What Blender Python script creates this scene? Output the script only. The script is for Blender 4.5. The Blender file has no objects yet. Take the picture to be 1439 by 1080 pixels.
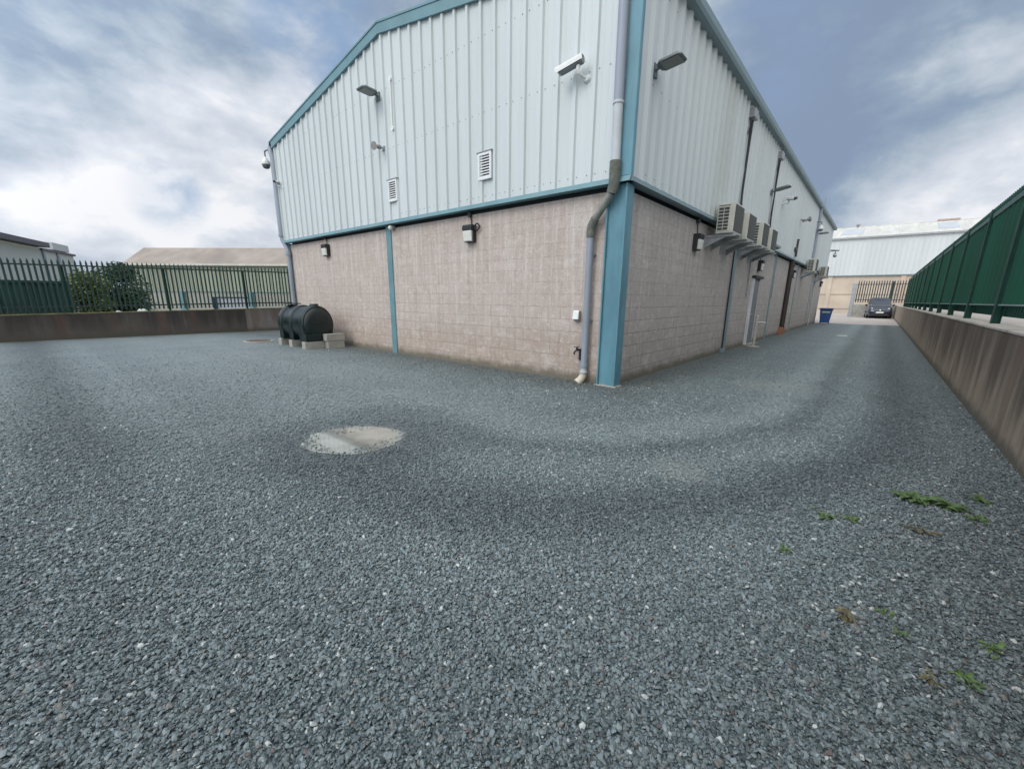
import bpy, bmesh, math, random
from mathutils import Vector, Matrix, noise as mnoise
R = math.radians
random.seed(7)
scene = bpy.context.scene
COL = scene.collection

# ------------------------------------------------------------------ helpers
class MB:
    def __init__(self): self.v = []; self.f = []
    def add(self, vs, fs):
        n = len(self.v); self.v += [tuple(p) for p in vs]; self.f += [tuple(n + i for i in q) for q in fs]
        return self
    def box(self, x0, x1, y0, y1, z0, z1):
        x0, x1 = min(x0, x1), max(x0, x1); y0, y1 = min(y0, y1), max(y0, y1); z0, z1 = min(z0, z1), max(z0, z1)
        return self.add([(x0,y0,z0),(x1,y0,z0),(x1,y1,z0),(x0,y1,z0),(x0,y0,z1),(x1,y0,z1),(x1,y1,z1),(x0,y1,z1)],
                        [(0,3,2,1),(4,5,6,7),(0,1,5,4),(1,2,6,5),(2,3,7,6),(3,0,4,7)])
    def obox(self, c, m, hx, hy, hz):
        vs = [Vector(c) + m @ Vector((sx*hx, sy*hy, sz*hz)) for sz in (-1,1) for sx, sy in ((-1,-1),(1,-1),(1,1),(-1,1))]
        return self.add(vs, [(0,3,2,1),(4,5,6,7),(0,1,5,4),(1,2,6,5),(2,3,7,6),(3,0,4,7)])
    def bar(self, a, b, w, h):
        a = Vector(a); b = Vector(b); d = b - a
        m = d.to_track_quat('X', 'Z').to_matrix()
        return self.obox((a + b)/2, m, d.length/2, w/2, h/2)
    def tube(self, pts, r, seg=12, caps=True):
        pts = [Vector(p) for p in pts]; rings = []
        rs = r if isinstance(r, (list, tuple)) else [r]*len(pts)
        up = None
        for i, p in enumerate(pts):
            t = (pts[min(i+1, len(pts)-1)] - pts[max(i-1, 0)]).normalized()
            if up is None:
                up = Vector((0,0,1)) if abs(t.z) < .9 else Vector((1,0,0))
            s = t.cross(up).normalized(); up = s.cross(t).normalized()
            k = 1.0
            if 0 < i < len(pts)-1:
                a = (pts[i]-pts[i-1]).normalized(); k = 1/max(.5, a.dot(t))
            rings.append([p + (s*math.cos(2*math.pi*j/seg) + up*math.sin(2*math.pi*j/seg))*rs[i] for j in range(seg)])
        n = len(pts); vs = [q for ring in rings for q in ring]; fs = []
        for i in range(n-1):
            for j in range(seg):
                a = i*seg + j; b = i*seg + (j+1) % seg
                fs.append((a, b, b+seg, a+seg))
        if caps:
            fs.append(tuple(range(seg-1, -1, -1))); fs.append(tuple((n-1)*seg + j for j in range(seg)))
        return self.add(vs, fs)
    def lathe(self, prof, o, axis=(0,0,1), seg=20):
        """prof: (radius, distance along axis)"""
        ax = Vector(axis).normalized(); u = ax.orthogonal().normalized(); w = ax.cross(u); o = Vector(o)
        vs = []; fs = []
        for r, h in prof:
            vs += [o + ax*h + (u*math.cos(2*math.pi*j/seg) + w*math.sin(2*math.pi*j/seg))*max(r, 1e-4) for j in range(seg)]
        for i in range(len(prof)-1):
            for j in range(seg):
                a = i*seg + j; b = i*seg + (j+1) % seg
                fs.append((a, b, b+seg, a+seg))
        fs.append(tuple(range(seg-1, -1, -1))); fs.append(tuple((len(prof)-1)*seg + j for j in range(seg)))
        return self.add(vs, fs)
    def prism(self, poly, vec):
        n = len(poly); vec = Vector(vec)
        vs = [Vector(p) for p in poly] + [Vector(p) + vec for p in poly]
        fs = [tuple(range(n-1, -1, -1)), tuple(range(n, 2*n))] + [(i, (i+1) % n, n+(i+1) % n, n+i) for i in range(n)]
        return self.add(vs, fs)
    def build(self, name, m, parent=None, smooth=False, bevel=0, recalc=True, auto=None):
        me = bpy.data.meshes.new(name); me.from_pydata(self.v, [], self.f); me.update()
        if recalc:
            bm = bmesh.new(); bm.from_mesh(me); bmesh.ops.recalc_face_normals(bm, faces=bm.faces); bm.to_mesh(me); bm.free()
        if smooth or auto:
            for p in me.polygons: p.use_smooth = True
            if auto:
                me.set_sharp_from_angle(angle=R(auto))
        o = bpy.data.objects.new(name, me); COL.objects.link(o)
        if m: me.materials.append(m)
        if parent:
            o.parent = parent
        if bevel:
            b = o.modifiers.new('bevel', 'BEVEL'); b.width = bevel; b.segments = 2; b.limit_method = 'ANGLE'; b.angle_limit = R(40)
        return o

def tag(o, label=None, cat=None, group=None, kind=None):
    if label: o['label'] = label
    if cat: o['category'] = cat
    if group: o['group'] = group
    if kind: o['kind'] = kind
    return o
def thing(name, label, cat, loc=(0,0,0), rz=0, group=None):
    o = bpy.data.objects.new(name, None); o.empty_display_size = .2; COL.objects.link(o)
    o.location = loc; o.rotation_euler = (0, 0, rz)
    return tag(o, label, cat, group)
def dup(root, loc, rz=None, label=None):
    r = root.copy(); COL.objects.link(r); r.location = loc
    if rz is not None: r.rotation_euler = (0, 0, rz)
    if label: r['label'] = label
    for ch in list(root.children):
        c = ch.copy(); COL.objects.link(c); c.parent = r
        for g in list(ch.children):
            d = g.copy(); COL.objects.link(d); d.parent = c
    return r

# ------------------------------------------------------------------ materials
class NT:
    def __init__(self, nt): self.nt = nt; self.n = nt.nodes; self.l = nt.links
    def new(self, t, **k):
        n = self.n.new(t)
        for a, b in k.items(): setattr(n, a, b)
        return n
    def link(self, a, b): self.l.new(a, b)
    def put(self, sock, v):
        if hasattr(v, 'default_value') or hasattr(v, 'is_output'): self.link(v, sock)
        else: sock.default_value = v
    def math(self, op, a, b=0.0, c=0.0, clamp=False):
        n = self.new('ShaderNodeMath', operation=op, use_clamp=clamp)
        for i, v in enumerate((a, b, c)): self.put(n.inputs[i], v)
        return n.outputs[0]
    def mix(self, fac, a, b, mode='MIX'):
        n = self.new('ShaderNodeMix', data_type='RGBA', blend_type=mode)
        self.put(n.inputs[0], fac)
        for s, v in ((n.inputs[6], a), (n.inputs[7], b)):
            if isinstance(v, tuple) and len(v) == 3: v = v + (1,)
            self.put(s, v)
        return n.outputs[2]
    def noise(self, vec, scale, detail=4, rough=.55, dist=0):
        n = self.new('ShaderNodeTexNoise'); self.put(n.inputs['Vector'], vec)
        n.inputs['Scale'].default_value = scale; n.inputs['Detail'].default_value = detail
        n.inputs['Roughness'].default_value = rough; n.inputs['Distortion'].default_value = dist
        return n.outputs[0]
    def ramp(self, v, a, b, lo=0.0, hi=1.0, smooth=True):
        n = self.new('ShaderNodeMapRange'); n.interpolation_type = 'SMOOTHSTEP' if smooth else 'LINEAR'
        self.put(n.inputs[0], v); n.inputs[1].default_value = a; n.inputs[2].default_value = b
        n.inputs[3].default_value = lo; n.inputs[4].default_value = hi
        return n.outputs[0]
    def mapping(self, vec, scale=(1,1,1), loc=(0,0,0)):
        n = self.new('ShaderNodeMapping'); self.put(n.inputs[0], vec); n.inputs[3].default_value = scale; n.inputs[1].default_value = loc
        return n.outputs[0]
    def bump(self, h, strength=.3, dist=.01, normal=None):
        n = self.new('ShaderNodeBump'); self.put(n.inputs['Height'], h); n.inputs['Strength'].default_value = strength
        n.inputs['Distance'].default_value = dist
        if normal is not None: self.link(normal, n.inputs['Normal'])
        return n.outputs[0]

def newmat(name):
    m = bpy.data.materials.new(name); m.use_nodes = True
    t = NT(m.node_tree); b = m.node_tree.nodes['Principled BSDF']
    return m, t, b
def world_pos(t): return t.new('ShaderNodeNewGeometry').outputs['Position']
def mat(name, col, rough=.5, metal=0.0, var=.12, scale=6.0, bump=0.0, stretch=(1,1,1), dirt=None, dirt_amt=0.0, coat=0.0, bscale=None):
    """plain surface with uneven tone, optional dirt blotches and fine bump"""
    m, t, b = newmat(name)
    p = t.mapping(t.new('ShaderNodeTexCoord').outputs['Object'], stretch)
    n1 = t.noise(p, scale, 6, .6)
    lo = tuple(c*(1-var) for c in col); hi = tuple(min(1, c*(1+var)) for c in col)
    c = t.mix(t.ramp(n1, .3, .7), lo, hi)
    if dirt:
        n2 = t.noise(p, scale*.45, 8, .65, .3)
        c = t.mix(t.math('MULTIPLY', t.ramp(n2, .48, .72), dirt_amt), c, dirt)
    t.put(b.inputs['Base Color'], c)
    t.put(b.inputs['Roughness'], t.ramp(n1, .2, .8, max(.02, rough-.08), min(1, rough+.1)))
    b.inputs['Metallic'].default_value = metal
    if coat: b.inputs['Coat Weight'].default_value = coat
    if bump: t.link(t.bump(t.noise(p, bscale or scale*8, 5, .6), bump, .01), b.inputs['Normal'])
    return m

M = {}
M['cladding'] = mat('pale_grey_cladding', (.60,.65,.665), .42, 0, .035, .8, 0, (1,1,.12), (.47,.50,.47), .6)
M['teal'] = mat('teal_paint', (.115,.265,.335), .42, 0, .16, 3, .05, (1,1,.35), (.24,.34,.34), .75)
M['teal_trim'] = mat('teal_trim', (.135,.265,.305), .45, 0, .10, 2.0, 0, (1,1,1), (.19,.30,.30), .4)
M['gutter'] = mat('grey_green_gutter', (.20,.28,.31), .5, 0, .1, 2)
M['pipe'] = mat('grey_plastic_pipe', (.30,.34,.41), .45, 0, .08, 3, 0, (1,1,.3), (.22,.24,.25), .4)
M['pipe_pale'] = mat('pale_grey_pipe', (.50,.53,.56), .5, 0, .08, 3)
M['pipe_mossy'] = mat('mossy_pipe', (.15,.16,.145), .8, 0, .25, 14, .2, (1,1,1), (.07,.09,.05), .7)
M['clay'] = mat('cream_clay_pipe', (.62,.56,.45), .65, 0, .1, 9, .1, (1,1,1), (.35,.30,.22), .6)
M['black'] = mat('black_plastic', (.022,.023,.027), .5, 0, .2, 12)
M['grey_metal'] = mat('weathered_grey_metal', (.20,.22,.23), .5, .3, .15, 9, .05)
M['galv'] = mat('galvanised_steel', (.38,.40,.42), .5, .55, .15, 11, .05, (1,1,1), (.26,.27,.28), .5)
M['lamp_grey'] = mat('floodlight_grey', (.14,.165,.175), .45, .2, .12, 8)
M['lens'] = mat('opal_lens', (.70,.71,.66), .3, 0, .05, 12)
M['white'] = mat('white_plastic', (.78,.79,.78), .4, 0, .05, 6, 0, (1,1,1), (.5,.5,.47), .3)
M['vent_white'] = mat('white_vent_paint', (.75,.77,.78), .45, 0, .04, 8)
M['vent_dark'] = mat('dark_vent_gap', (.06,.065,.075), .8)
M['ac_case'] = mat('cream_casing', (.60,.59,.53), .45, 0, .06, 5, 0, (1,1,1), (.42,.41,.36), .4)
M['ac_dark'] = mat('dark_fins', (.07,.075,.08), .6, .2, .2, 30)
M['ac_grille'] = mat('grey_louvre', (.26,.265,.25), .6, 0, .1, 12)
M['ac_louvre'] = mat('dark_louvre', (.16,.165,.155), .6, 0, .1, 12)
M['glass_dark'] = mat('dark_glass', (.03,.035,.045), .08, 0, .1, 4)
M['concrete'] = mat('grey_concrete', (.34,.33,.30), .85, 0, .14, 5, .3, (1,1,1), (.22,.20,.17), .6)
M['apron'] = mat('pinkish_concrete', (.44,.385,.345), .88, 0, .12, .6, .2, (1,1,1), (.33,.29,.26), .7, 0, 30)
M['iron'] = mat('rusty_iron', (.13,.085,.07), .75, .3, .3, 12, .4)
M['steel'] = mat('bright_steel', (.60,.58,.53), .35, .35, .1, 12)
M['door'] = mat('grey_door_paint', (.21,.22,.235), .45, 0, .08, 4)
M['door_white'] = mat('white_frame_paint', (.70,.71,.76), .45, 0, .05, 4)
M['brick'] = mat('orange_brick', (.36,.17,.10), .85, 0, .2, 20, .3)
M['brown_pipe'] = mat('dark_brown_pipe', (.045,.036,.035), .5, 0, .2, 5)
M['bin_blue'] = mat('blue_bin_plastic', (.03,.085,.27), .42, 0, .12, 5)
M['bin_label'] = mat('yellow_band', (.50,.50,.20), .5, 0, .15, 30)
M['car_paint'] = mat('dark_car_paint', (.013,.016,.030), .22, .2, .1, 5, coat=.8)
M['car_glass'] = mat('car_glass', (.26,.31,.36), .06, 0, .1, 5)  # pale base carries the sky's reflection in its colour
M['rubber'] = mat('tyre_rubber', (.02,.02,.02), .8)
M['rim'] = mat('alloy', (.40,.41,.42), .35, .7)
M['lamp_glass'] = mat('clear_lamp', (.86,.88,.9), .1, .0)
M['fence_green'] = mat('fence_green', (.012,.055,.042), .5, 0, .15, 3, 0, (1,1,1), (.05,.085,.07), .4)
M['sheet_green'] = mat('green_sheeting', (.014,.112,.064), .75, 0, .14, .8, .03, (1,1,.4), (.016,.06,.035), .6)
M['rail_pale'] = mat('faded_green_rail', (.26,.34,.33), .55, 0, .14, 4)
M['fence_left'] = mat('dark_green_pale', (.016,.052,.045), .6, 0, .2, 3)
M['rail_mid'] = mat('green_rail', (.12,.19,.175), .6, 0, .14, 4)
M['container'] = mat('container_teal', (.012,.050,.046), .7, 0, .15, 1.5)
M['fence_dark'] = mat('dark_fence_paint', (.045,.05,.05), .55, 0, .2, 3)
M['far_clad'] = mat('far_white_cladding', (.62,.655,.665), .5, 0, .05, .5, 0, (1,1,.1), (.52,.55,.55), .4)
M['far_block'] = mat('far_cream_block', (.56,.48,.39), .88, 0, .12, .35, .1, (1,1,1), (.50,.37,.29), .75)
M['far_roof'] = mat('pale_weathered_roof', (.62,.61,.56), .7, 0, .1, .7, 0, (.3,3,1), (.48,.47,.43), .6)
M['rooflight'] = mat('blue_rooflight', (.50,.53,.56), .65, 0, .08, 1)
M['brown_roof'] = mat('brown_sheet_roof', (.33,.285,.25), .9, 0, .16, .5, .1, (1,1,1), (.23,.20,.185), .7)
for k_ in ('sheet_green','fence_green'): M[k_].node_tree.nodes['Principled BSDF'].inputs['Specular IOR Level'].default_value = .22
M['olive_clad'] = mat('olive_cladding', (.34,.37,.30), .6, 0, .1, .6, 0, (1,1,.2), (.26,.29,.22), .5)
M['grey_wall'] = mat('blue_grey_wall', (.60,.63,.64), .6, 0, .05, .5)
M['purple_roof'] = mat('slate_purple_trim', (.135,.13,.165), .6, 0, .12, 1)
M['leaf_a'] = mat('leaf_olive', (.14,.18,.06), .55, 0, .5, 2.5)
M['leaf_b'] = mat('leaf_dark', (.055,.105,.055), .55, 0, .5, 2.5)
M['weed_leaf'] = mat('weed_leaf', (.075,.125,.035), .6, 0, .5, 40)
M['weed_dry'] = mat('weed_dry', (.12,.10,.05), .6, 0, .5, 40)
M['bark'] = mat('bark', (.09,.07,.05), .9, 0, .3, 10, .3)
M['sack'] = mat('pale_sack', (.60,.61,.58), .7, 0, .12, 6, .2)
M['panel_white'] = mat('white_panel_paint', (.62,.66,.76), .4, 0, .05, 3)
M['navy'] = mat('navy_paint', (.03,.055,.11), .5)
M['bird'] = mat('grey_cowl', (.30,.29,.28), .8)

def mat_block(name, warm):
    """painted blockwork: 450 x 225 mm blocks, worn paint, vertical washes, browner lower courses"""
    m, t, b = newmat(name)
    sx = t.new('ShaderNodeSeparateXYZ'); t.link(world_pos(t), sx.inputs[0])
    u = t.math('ADD', sx.outputs[0], sx.outputs[1]); z = sx.outputs[2]
    cv = t.new('ShaderNodeCombineXYZ'); t.link(u, cv.inputs[0]); t.link(z, cv.inputs[1])
    uv = cv.outputs[0]
    wob = t.new('ShaderNodeTexNoise'); t.link(uv, wob.inputs['Vector']); wob.inputs['Scale'].default_value = 5
    vs = t.new('ShaderNodeVectorMath', operation='SCALE'); t.link(wob.outputs['Color'], vs.inputs[0]); vs.inputs['Scale'].default_value = .014
    va = t.new('ShaderNodeVectorMath', operation='ADD'); t.link(uv, va.inputs[0]); t.link(vs.outputs[0], va.inputs[1])
    br = t.new('ShaderNodeTexBrick'); t.link(va.outputs[0], br.inputs['Vector'])
    br.inputs['Scale'].default_value = 1; br.inputs['Brick Width'].default_value = .45; br.inputs['Row Height'].default_value = .225
    br.inputs['Mortar Size'].default_value = .007; br.inputs['Mortar Smooth'].default_value = .35; br.inputs['Bias'].default_value = 0
    br.inputs['Color1'].default_value = (.93,.93,.93,1); br.inputs['Color2'].default_value = (1.05,1.05,1.05,1); br.inputs['Mortar'].default_value = (1,1,1,1)
    base = (.495,.415,.372) if warm else (.455,.405,.385)
    low = (.43,.345,.29) if warm else (.41,.355,.33)
    big = t.noise(uv, .8, 5, .6)
    # brown lower courses with an uneven upper edge
    edge = t.math('ADD', z, t.math('MULTIPLY', t.math('SUBTRACT', t.noise(uv, 1.1, 6, .65), .5), 1.1))
    lowm = t.ramp(edge, .55, 1.15, 1, 0) if warm else t.ramp(edge, .25, 1.0, .8, 0)
    c = t.mix(lowm, base, low)
    c = t.mix(t.math('MULTIPLY', t.ramp(big, .42, .66), .55), c, (.51,.425,.395) if warm else (.465,.41,.39))
    # vertical washes and scrapes of paler paint
    st = t.noise(t.mapping(uv, (7, .35, 1)), 1.6, 7, .7)
    c = t.mix(t.math('MULTIPLY', t.ramp(st, .46, .66), t.ramp(z, .5, 2.0, .22, .72)), c, (.66,.61,.575) if warm else (.58,.54,.52))
    st2 = t.noise(t.mapping(uv, (5, .5, 1), (3,1,0)), 1.3, 7, .7)
    c = t.mix(t.math('MULTIPLY', t.ramp(st2, .47, .68), .55), c, (.37,.30,.26) if warm else (.32,.285,.27))
    # scuffs
    sc = t.noise(uv, 9, 8, .75)
    c = t.mix(t.math('MULTIPLY', t.ramp(sc, .50, .64), .5), c, (.66,.62,.585))
    pa = t.noise(t.mapping(uv, (1,1.6,1), (11,4,0)), 1.7, 9, .72)
    c = t.mix(t.math('MULTIPLY', t.ramp(pa, .53, .62), .38), c, (.64,.60,.56))
    c = t.mix(t.math('MULTIPLY', t.ramp(t.noise(t.mapping(uv, (1,1,1), (5,9,0)), 26, 6, .75), .50, .66), .48), c, (.27,.23,.21))
    # course joints: plain low down, nearly painted out higher up
    vis = t.math('MULTIPLY', t.ramp(t.math('ADD', z, t.math('MULTIPLY', t.math('SUBTRACT', big, .5), 1.6)), .9, 1.9, .48 if warm else .9, .05), t.ramp(t.noise(uv, 2.3, 5, .6), .36, .56, .25, 1))
    vis = t.math('MULTIPLY', vis, br.outputs['Fac'])
    c = t.mix(vis, c, (.285,.245,.215) if warm else (.245,.225,.215))
    bl = t.mix(t.ramp(z, .6, 1.9, .75, .12), (1,1,1), br.outputs['Color'])
    c = t.mix(1.0, c, bl, 'MULTIPLY')
    # moss and splash line at the very bottom
    mo = t.ramp(t.math('ADD', z, t.math('MULTIPLY', t.noise(uv, 3.5, 6, .7), -.34)), -.13, .06, .85, 0)
    c = t.mix(mo, c, (.13,.12,.085))
    t.put(b.inputs['Base Color'], c); b.inputs['Roughness'].default_value = .85
    hgt = t.math('ADD', t.math('MULTIPLY', br.outputs['Fac'], -1.0), t.math('MULTIPLY', t.noise(uv, 60, 6, .7), .5))
    t.link(t.bump(hgt, .6, .012), b.inputs['Normal'])
    return m
M['block_warm'] = mat_block('painted_blockwork', True)
M['block_shaded'] = mat_block('painted_blockwork_shaded', False)  # side copy darker and cooler: its weaker light is put into the colour

def mat_retaining(name, base, dark, bands):
    """cast concrete with water stains running down from the top"""
    m, t, b = newmat(name)
    sx = t.new('ShaderNodeSeparateXYZ'); t.link(world_pos(t), sx.inputs[0])
    u = sx.outputs[0]; z = sx.outputs[2]
    cv = t.new('ShaderNodeCombineXYZ'); t.link(u, cv.inputs[0]); t.link(z, cv.inputs[1]); uv = cv.outputs[0]
    c = t.mix(t.ramp(t.noise(uv, 1.5, 7, .65), .3, .7), tuple(x*.85 for x in base), tuple(x*1.12 for x in base))
    st = t.noise(t.mapping(uv, (1.1, .10, 1)), 1.3, 6, .62)
    st = t.ramp(st, .38, .58)
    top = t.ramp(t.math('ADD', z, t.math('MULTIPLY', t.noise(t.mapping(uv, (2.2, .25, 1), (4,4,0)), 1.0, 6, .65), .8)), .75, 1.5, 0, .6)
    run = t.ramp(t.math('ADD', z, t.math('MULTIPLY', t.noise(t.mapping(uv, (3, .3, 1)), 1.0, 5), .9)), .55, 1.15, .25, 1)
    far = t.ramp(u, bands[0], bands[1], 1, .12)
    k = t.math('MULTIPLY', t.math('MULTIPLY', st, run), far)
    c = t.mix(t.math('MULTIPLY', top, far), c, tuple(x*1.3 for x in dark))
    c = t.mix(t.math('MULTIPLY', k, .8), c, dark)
    st3 = t.noise(t.mapping(uv, (5, .12, 1), (2,5,0)), 1.5, 6, .7)
    c = t.mix(t.math('MULTIPLY', t.math('MULTIPLY', t.ramp(st3, .60, .72), far), .5), c, (.34,.30,.25))
    st4 = t.noise(t.mapping(uv, (2.2, .2, 1), (8,3,0)), 1.0, 5, .6)
    c = t.mix(t.math('MULTIPLY', t.math('MULTIPLY', t.ramp(st4, .52, .66), far), .5), c, (.115,.065,.045))
    mo = t.ramp(t.math('ADD', z, t.math('MULTIPLY', t.noise(uv, 4, 6, .7), -.3)), -.12, .05, .8, 0)
    c = t.mix(mo, c, (.08,.075,.055))
    t.put(b.inputs['Base Color'], c); b.inputs['Roughness'].default_value = .85
    t.link(t.bump(t.noise(uv, 22, 7, .7), .35, .012), b.inputs['Normal'])
    return m
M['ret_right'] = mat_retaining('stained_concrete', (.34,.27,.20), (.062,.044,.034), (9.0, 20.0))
M['ret_left_dark'] = mat_retaining('dark_stained_concrete', (.10,.085,.074), (.035,.03,.03), (50, 60))
M['ret_left_pale'] = mat_retaining('pale_stained_concrete', (.235,.215,.20), (.13,.11,.10), (50, 60))
M['cap'] = mat('wall_top_concrete', (.40,.365,.32), .9, 0, .18, 4, .3, (1,1,1), (.17,.14,.10), .6)

PUD = (-4.42, .78)
def ground_colour(t, P):
    """slate chip tone: tracks, damp hollow round the puddle, silt and moss"""
    sx = t.new('ShaderNodeSeparateXYZ'); t.link(P, sx.inputs[0]); x, y = sx.outputs[0], sx.outputs[1]
    ax = t.math('MINIMUM', t.math('SUBTRACT', x, 1.0), 0.0); ay = t.math('MULTIPLY', t.math('MINIMUM', y, 0.0), 1.6)
    d = t.math('SQRT', t.math('ADD', t.math('MULTIPLY', ax, ax), t.math('MULTIPLY', ay, ay)))
    d = t.math('ADD', d, t.math('MULTIPLY', t.math('SUBTRACT', t.noise(P, .55, 4, .6), .5), .8))
    def band(c, w):
        a = t.math('ABSOLUTE', t.math('SUBTRACT', d, c))
        return t.ramp(a, 0, w, 1, 0)
    big = t.noise(P, .7, 5, .6)
    dusty = t.math('MAXIMUM', t.math('MULTIPLY', band(3.75, .95), 1.0), t.math('MULTIPLY', band(5.15, .5), .5))
    dusty = t.math('MAXIMUM', dusty, t.math('MULTIPLY', t.math('MULTIPLY', t.ramp(d, 1.8, 3.2), t.ramp(d, 5.2, 8.5, 1, 0)), t.ramp(y, -1.5, 3.0, .25, .8)))
    leftm = t.ramp(y, .3, 2.6)
    dusty = t.math('MAXIMUM', dusty, t.math('MULTIPLY', t.math('MAXIMUM', band(6.55, .5), band(8.1, .6)), t.math('MULTIPLY', leftm, .8)))
    loose0 = t.math('MULTIPLY', t.math('MAXIMUM', band(7.3, .45), band(9.2, .7)), t.math('MULTIPLY', leftm, .7))
    loose = t.math('MAXIMUM', band(5.95, .75), t.math('MULTIPLY', band(4.45, .4), .55))
    loose = t.math('MAXIMUM', t.math('MULTIPLY', loose, t.ramp(y, -.8, 1.2, 1, .25)), loose0)
    fine = t.noise(P, 9, 6, .7)
    dusty = t.math('MULTIPLY', dusty, t.ramp(fine, .3, .7, .6, 1))
    # puddle hollow
    px = t.math('SUBTRACT', x, PUD[0]+.05); py = t.math('SUBTRACT', y, PUD[1])
    # across the view and along it
    a = t.math('ADD', t.math('MULTIPLY', px, .65), t.math('MULTIPLY', py, -.76)); bq = t.math('ADD', t.math('MULTIPLY', px, .76), t.math('MULTIPLY', py, .65))
    pd = t.math('SQRT', t.math('ADD', t.math('MULTIPLY', a, a), t.math('MULTIPLY', t.math('MULTIPLY', bq, bq), 1.3)))
    pd = t.math('ADD', pd, t.math('MULTIPLY', t.math('SUBTRACT', t.noise(P, 1.3, 5, .65), .5), .9))
    wet = t.ramp(pd, .5, 1.75, 1, 0)
    def spot(cx, cy, r, amp=.5):
        qx = t.math('SUBTRACT', x, cx); qy = t.math('SUBTRACT', y, cy)
        q = t.math('SQRT', t.math('ADD', t.math('MULTIPLY', qx, qx), t.math('MULTIPLY', qy, qy)))
        q = t.math('ADD', q, t.math('MULTIPLY', t.math('SUBTRACT', fine, .5), amp))
        return t.ramp(q, r*.35, r, 1, 0)
    silt = t.math('MAXIMUM', t.math('MULTIPLY', spot(-2.92, -2.15, .36, .8), .6), t.math('MULTIPLY', spot(2.1, -2.1, .9, 1.3), .5))
    ring = t.math('MULTIPLY', t.ramp(pd, .42, .60, 1, 0), .55)
    silt = t.math('MAXIMUM', silt, t.math('MULTIPLY', spot(-5.3, 2.0, .6, .9), .25))
    silt = t.math('MAXIMUM', silt, ring)
    # grime along the foot of the walls
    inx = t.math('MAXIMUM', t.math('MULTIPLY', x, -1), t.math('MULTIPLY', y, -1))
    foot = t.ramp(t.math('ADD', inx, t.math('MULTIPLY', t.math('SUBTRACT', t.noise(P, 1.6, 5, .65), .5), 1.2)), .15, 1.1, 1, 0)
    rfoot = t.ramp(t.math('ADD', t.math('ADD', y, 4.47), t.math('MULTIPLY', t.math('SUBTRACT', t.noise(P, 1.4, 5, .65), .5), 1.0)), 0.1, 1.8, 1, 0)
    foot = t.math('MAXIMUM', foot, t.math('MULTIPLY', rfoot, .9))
    mid = t.math('MULTIPLY', t.ramp(t.math('ABSOLUTE', t.math('ADD', y, 2.75)), .1, .55, 1, 0), t.ramp(x, 2, 9))
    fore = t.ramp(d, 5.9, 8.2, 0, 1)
    return dict(fore=fore, dusty=dusty, loose=loose, wet=wet, silt=silt, foot=foot, big=big, fine=fine, moss=mid)
def tone(t, g, base):
    c = t.mix(t.math('MULTIPLY', g['loose'], .8), base, (.34,.36,.38), 'MULTIPLY')
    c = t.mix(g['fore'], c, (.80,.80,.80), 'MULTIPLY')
    c = t.mix(t.math('MULTIPLY', g['wet'], .95), c, (.34,.355,.375), 'MULTIPLY')
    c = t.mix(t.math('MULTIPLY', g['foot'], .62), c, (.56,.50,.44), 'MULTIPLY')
    c = t.mix(t.math('MULTIPLY', g['moss'], .35), c, (.10,.12,.085))
    c = t.mix(t.math('MULTIPLY', g['dusty'], .72), c, (.31,.362,.375))
    c = t.mix(t.math('MULTIPLY', g['silt'], .62), c, (.33,.335,.30))
    return t.mix(t.ramp(g['big'], .3, .7, .25, 0), c, (.10,.12,.13))
def mat_gravel():
    m, t, b = newmat('slate_chippings')
    P = world_pos(t); g = ground_colour(t, P)
    def vor(scale, feature='F1'):
        n = t.new('ShaderNodeTexVoronoi', voronoi_dimensions='2D'); n.feature = feature
        w = t.new('ShaderNodeVectorMath', operation='ADD'); t.link(P, w.inputs[0])
        nz = t.new('ShaderNodeTexNoise'); t.link(P, nz.inputs['Vector']); nz.inputs['Scale'].default_value = scale*1.3
        s = t.new('ShaderNodeVectorMath', operation='SCALE'); t.link(nz.outputs['Color'], s.inputs[0]); s.inputs['Scale'].default_value = .5/scale
        t.link(s.outputs[0], w.inputs[1]); t.link(w.outputs[0], n.inputs['Vector']); n.inputs['Scale'].default_value = scale; n.inputs['Randomness'].default_value = 1
        return n
    v = vor(78); rnd = t.new('ShaderNodeSeparateColor'); t.link(v.outputs['Color'], rnd.inputs[0])
    r1, r2, r3 = rnd.outputs
    c = t.mix(r1, (.060,.089,.098), (.29,.36,.375))
    c = t.mix(t.ramp(r2, .93, .95), c, (.26,.235,.20))
    c = t.mix(t.ramp(r3, .974, .978), c, (.66,.67,.64))
    gap_shade = t.ramp(v.outputs['Distance'], .35, .8, 0, .5)  # darker between chips: crevice shade put into the colour
    c = t.mix(gap_shade, c, (.05,.06,.065))
    gr = t.noise(P, 34, 8, .85)
    c = t.mix(1.0, c, t.mix(t.ramp(gr, .36, .64), (.50,.50,.50), (1.6,1.6,1.6)), 'MULTIPLY')
    # dusty ground is filled with fines: less contrast between chips
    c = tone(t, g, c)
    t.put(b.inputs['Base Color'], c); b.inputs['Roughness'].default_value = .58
    # every chip tilts its own way, so some catch the sky
    h = t.math('ADD', t.math('MULTIPLY', v.outputs['Distance'], -1.0), t.math('MULTIPLY', r2, .8))
    t.link(t.bump(h, .7, .02), b.inputs['Normal'])
    return m
M['gravel'] = mat_gravel()
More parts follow.
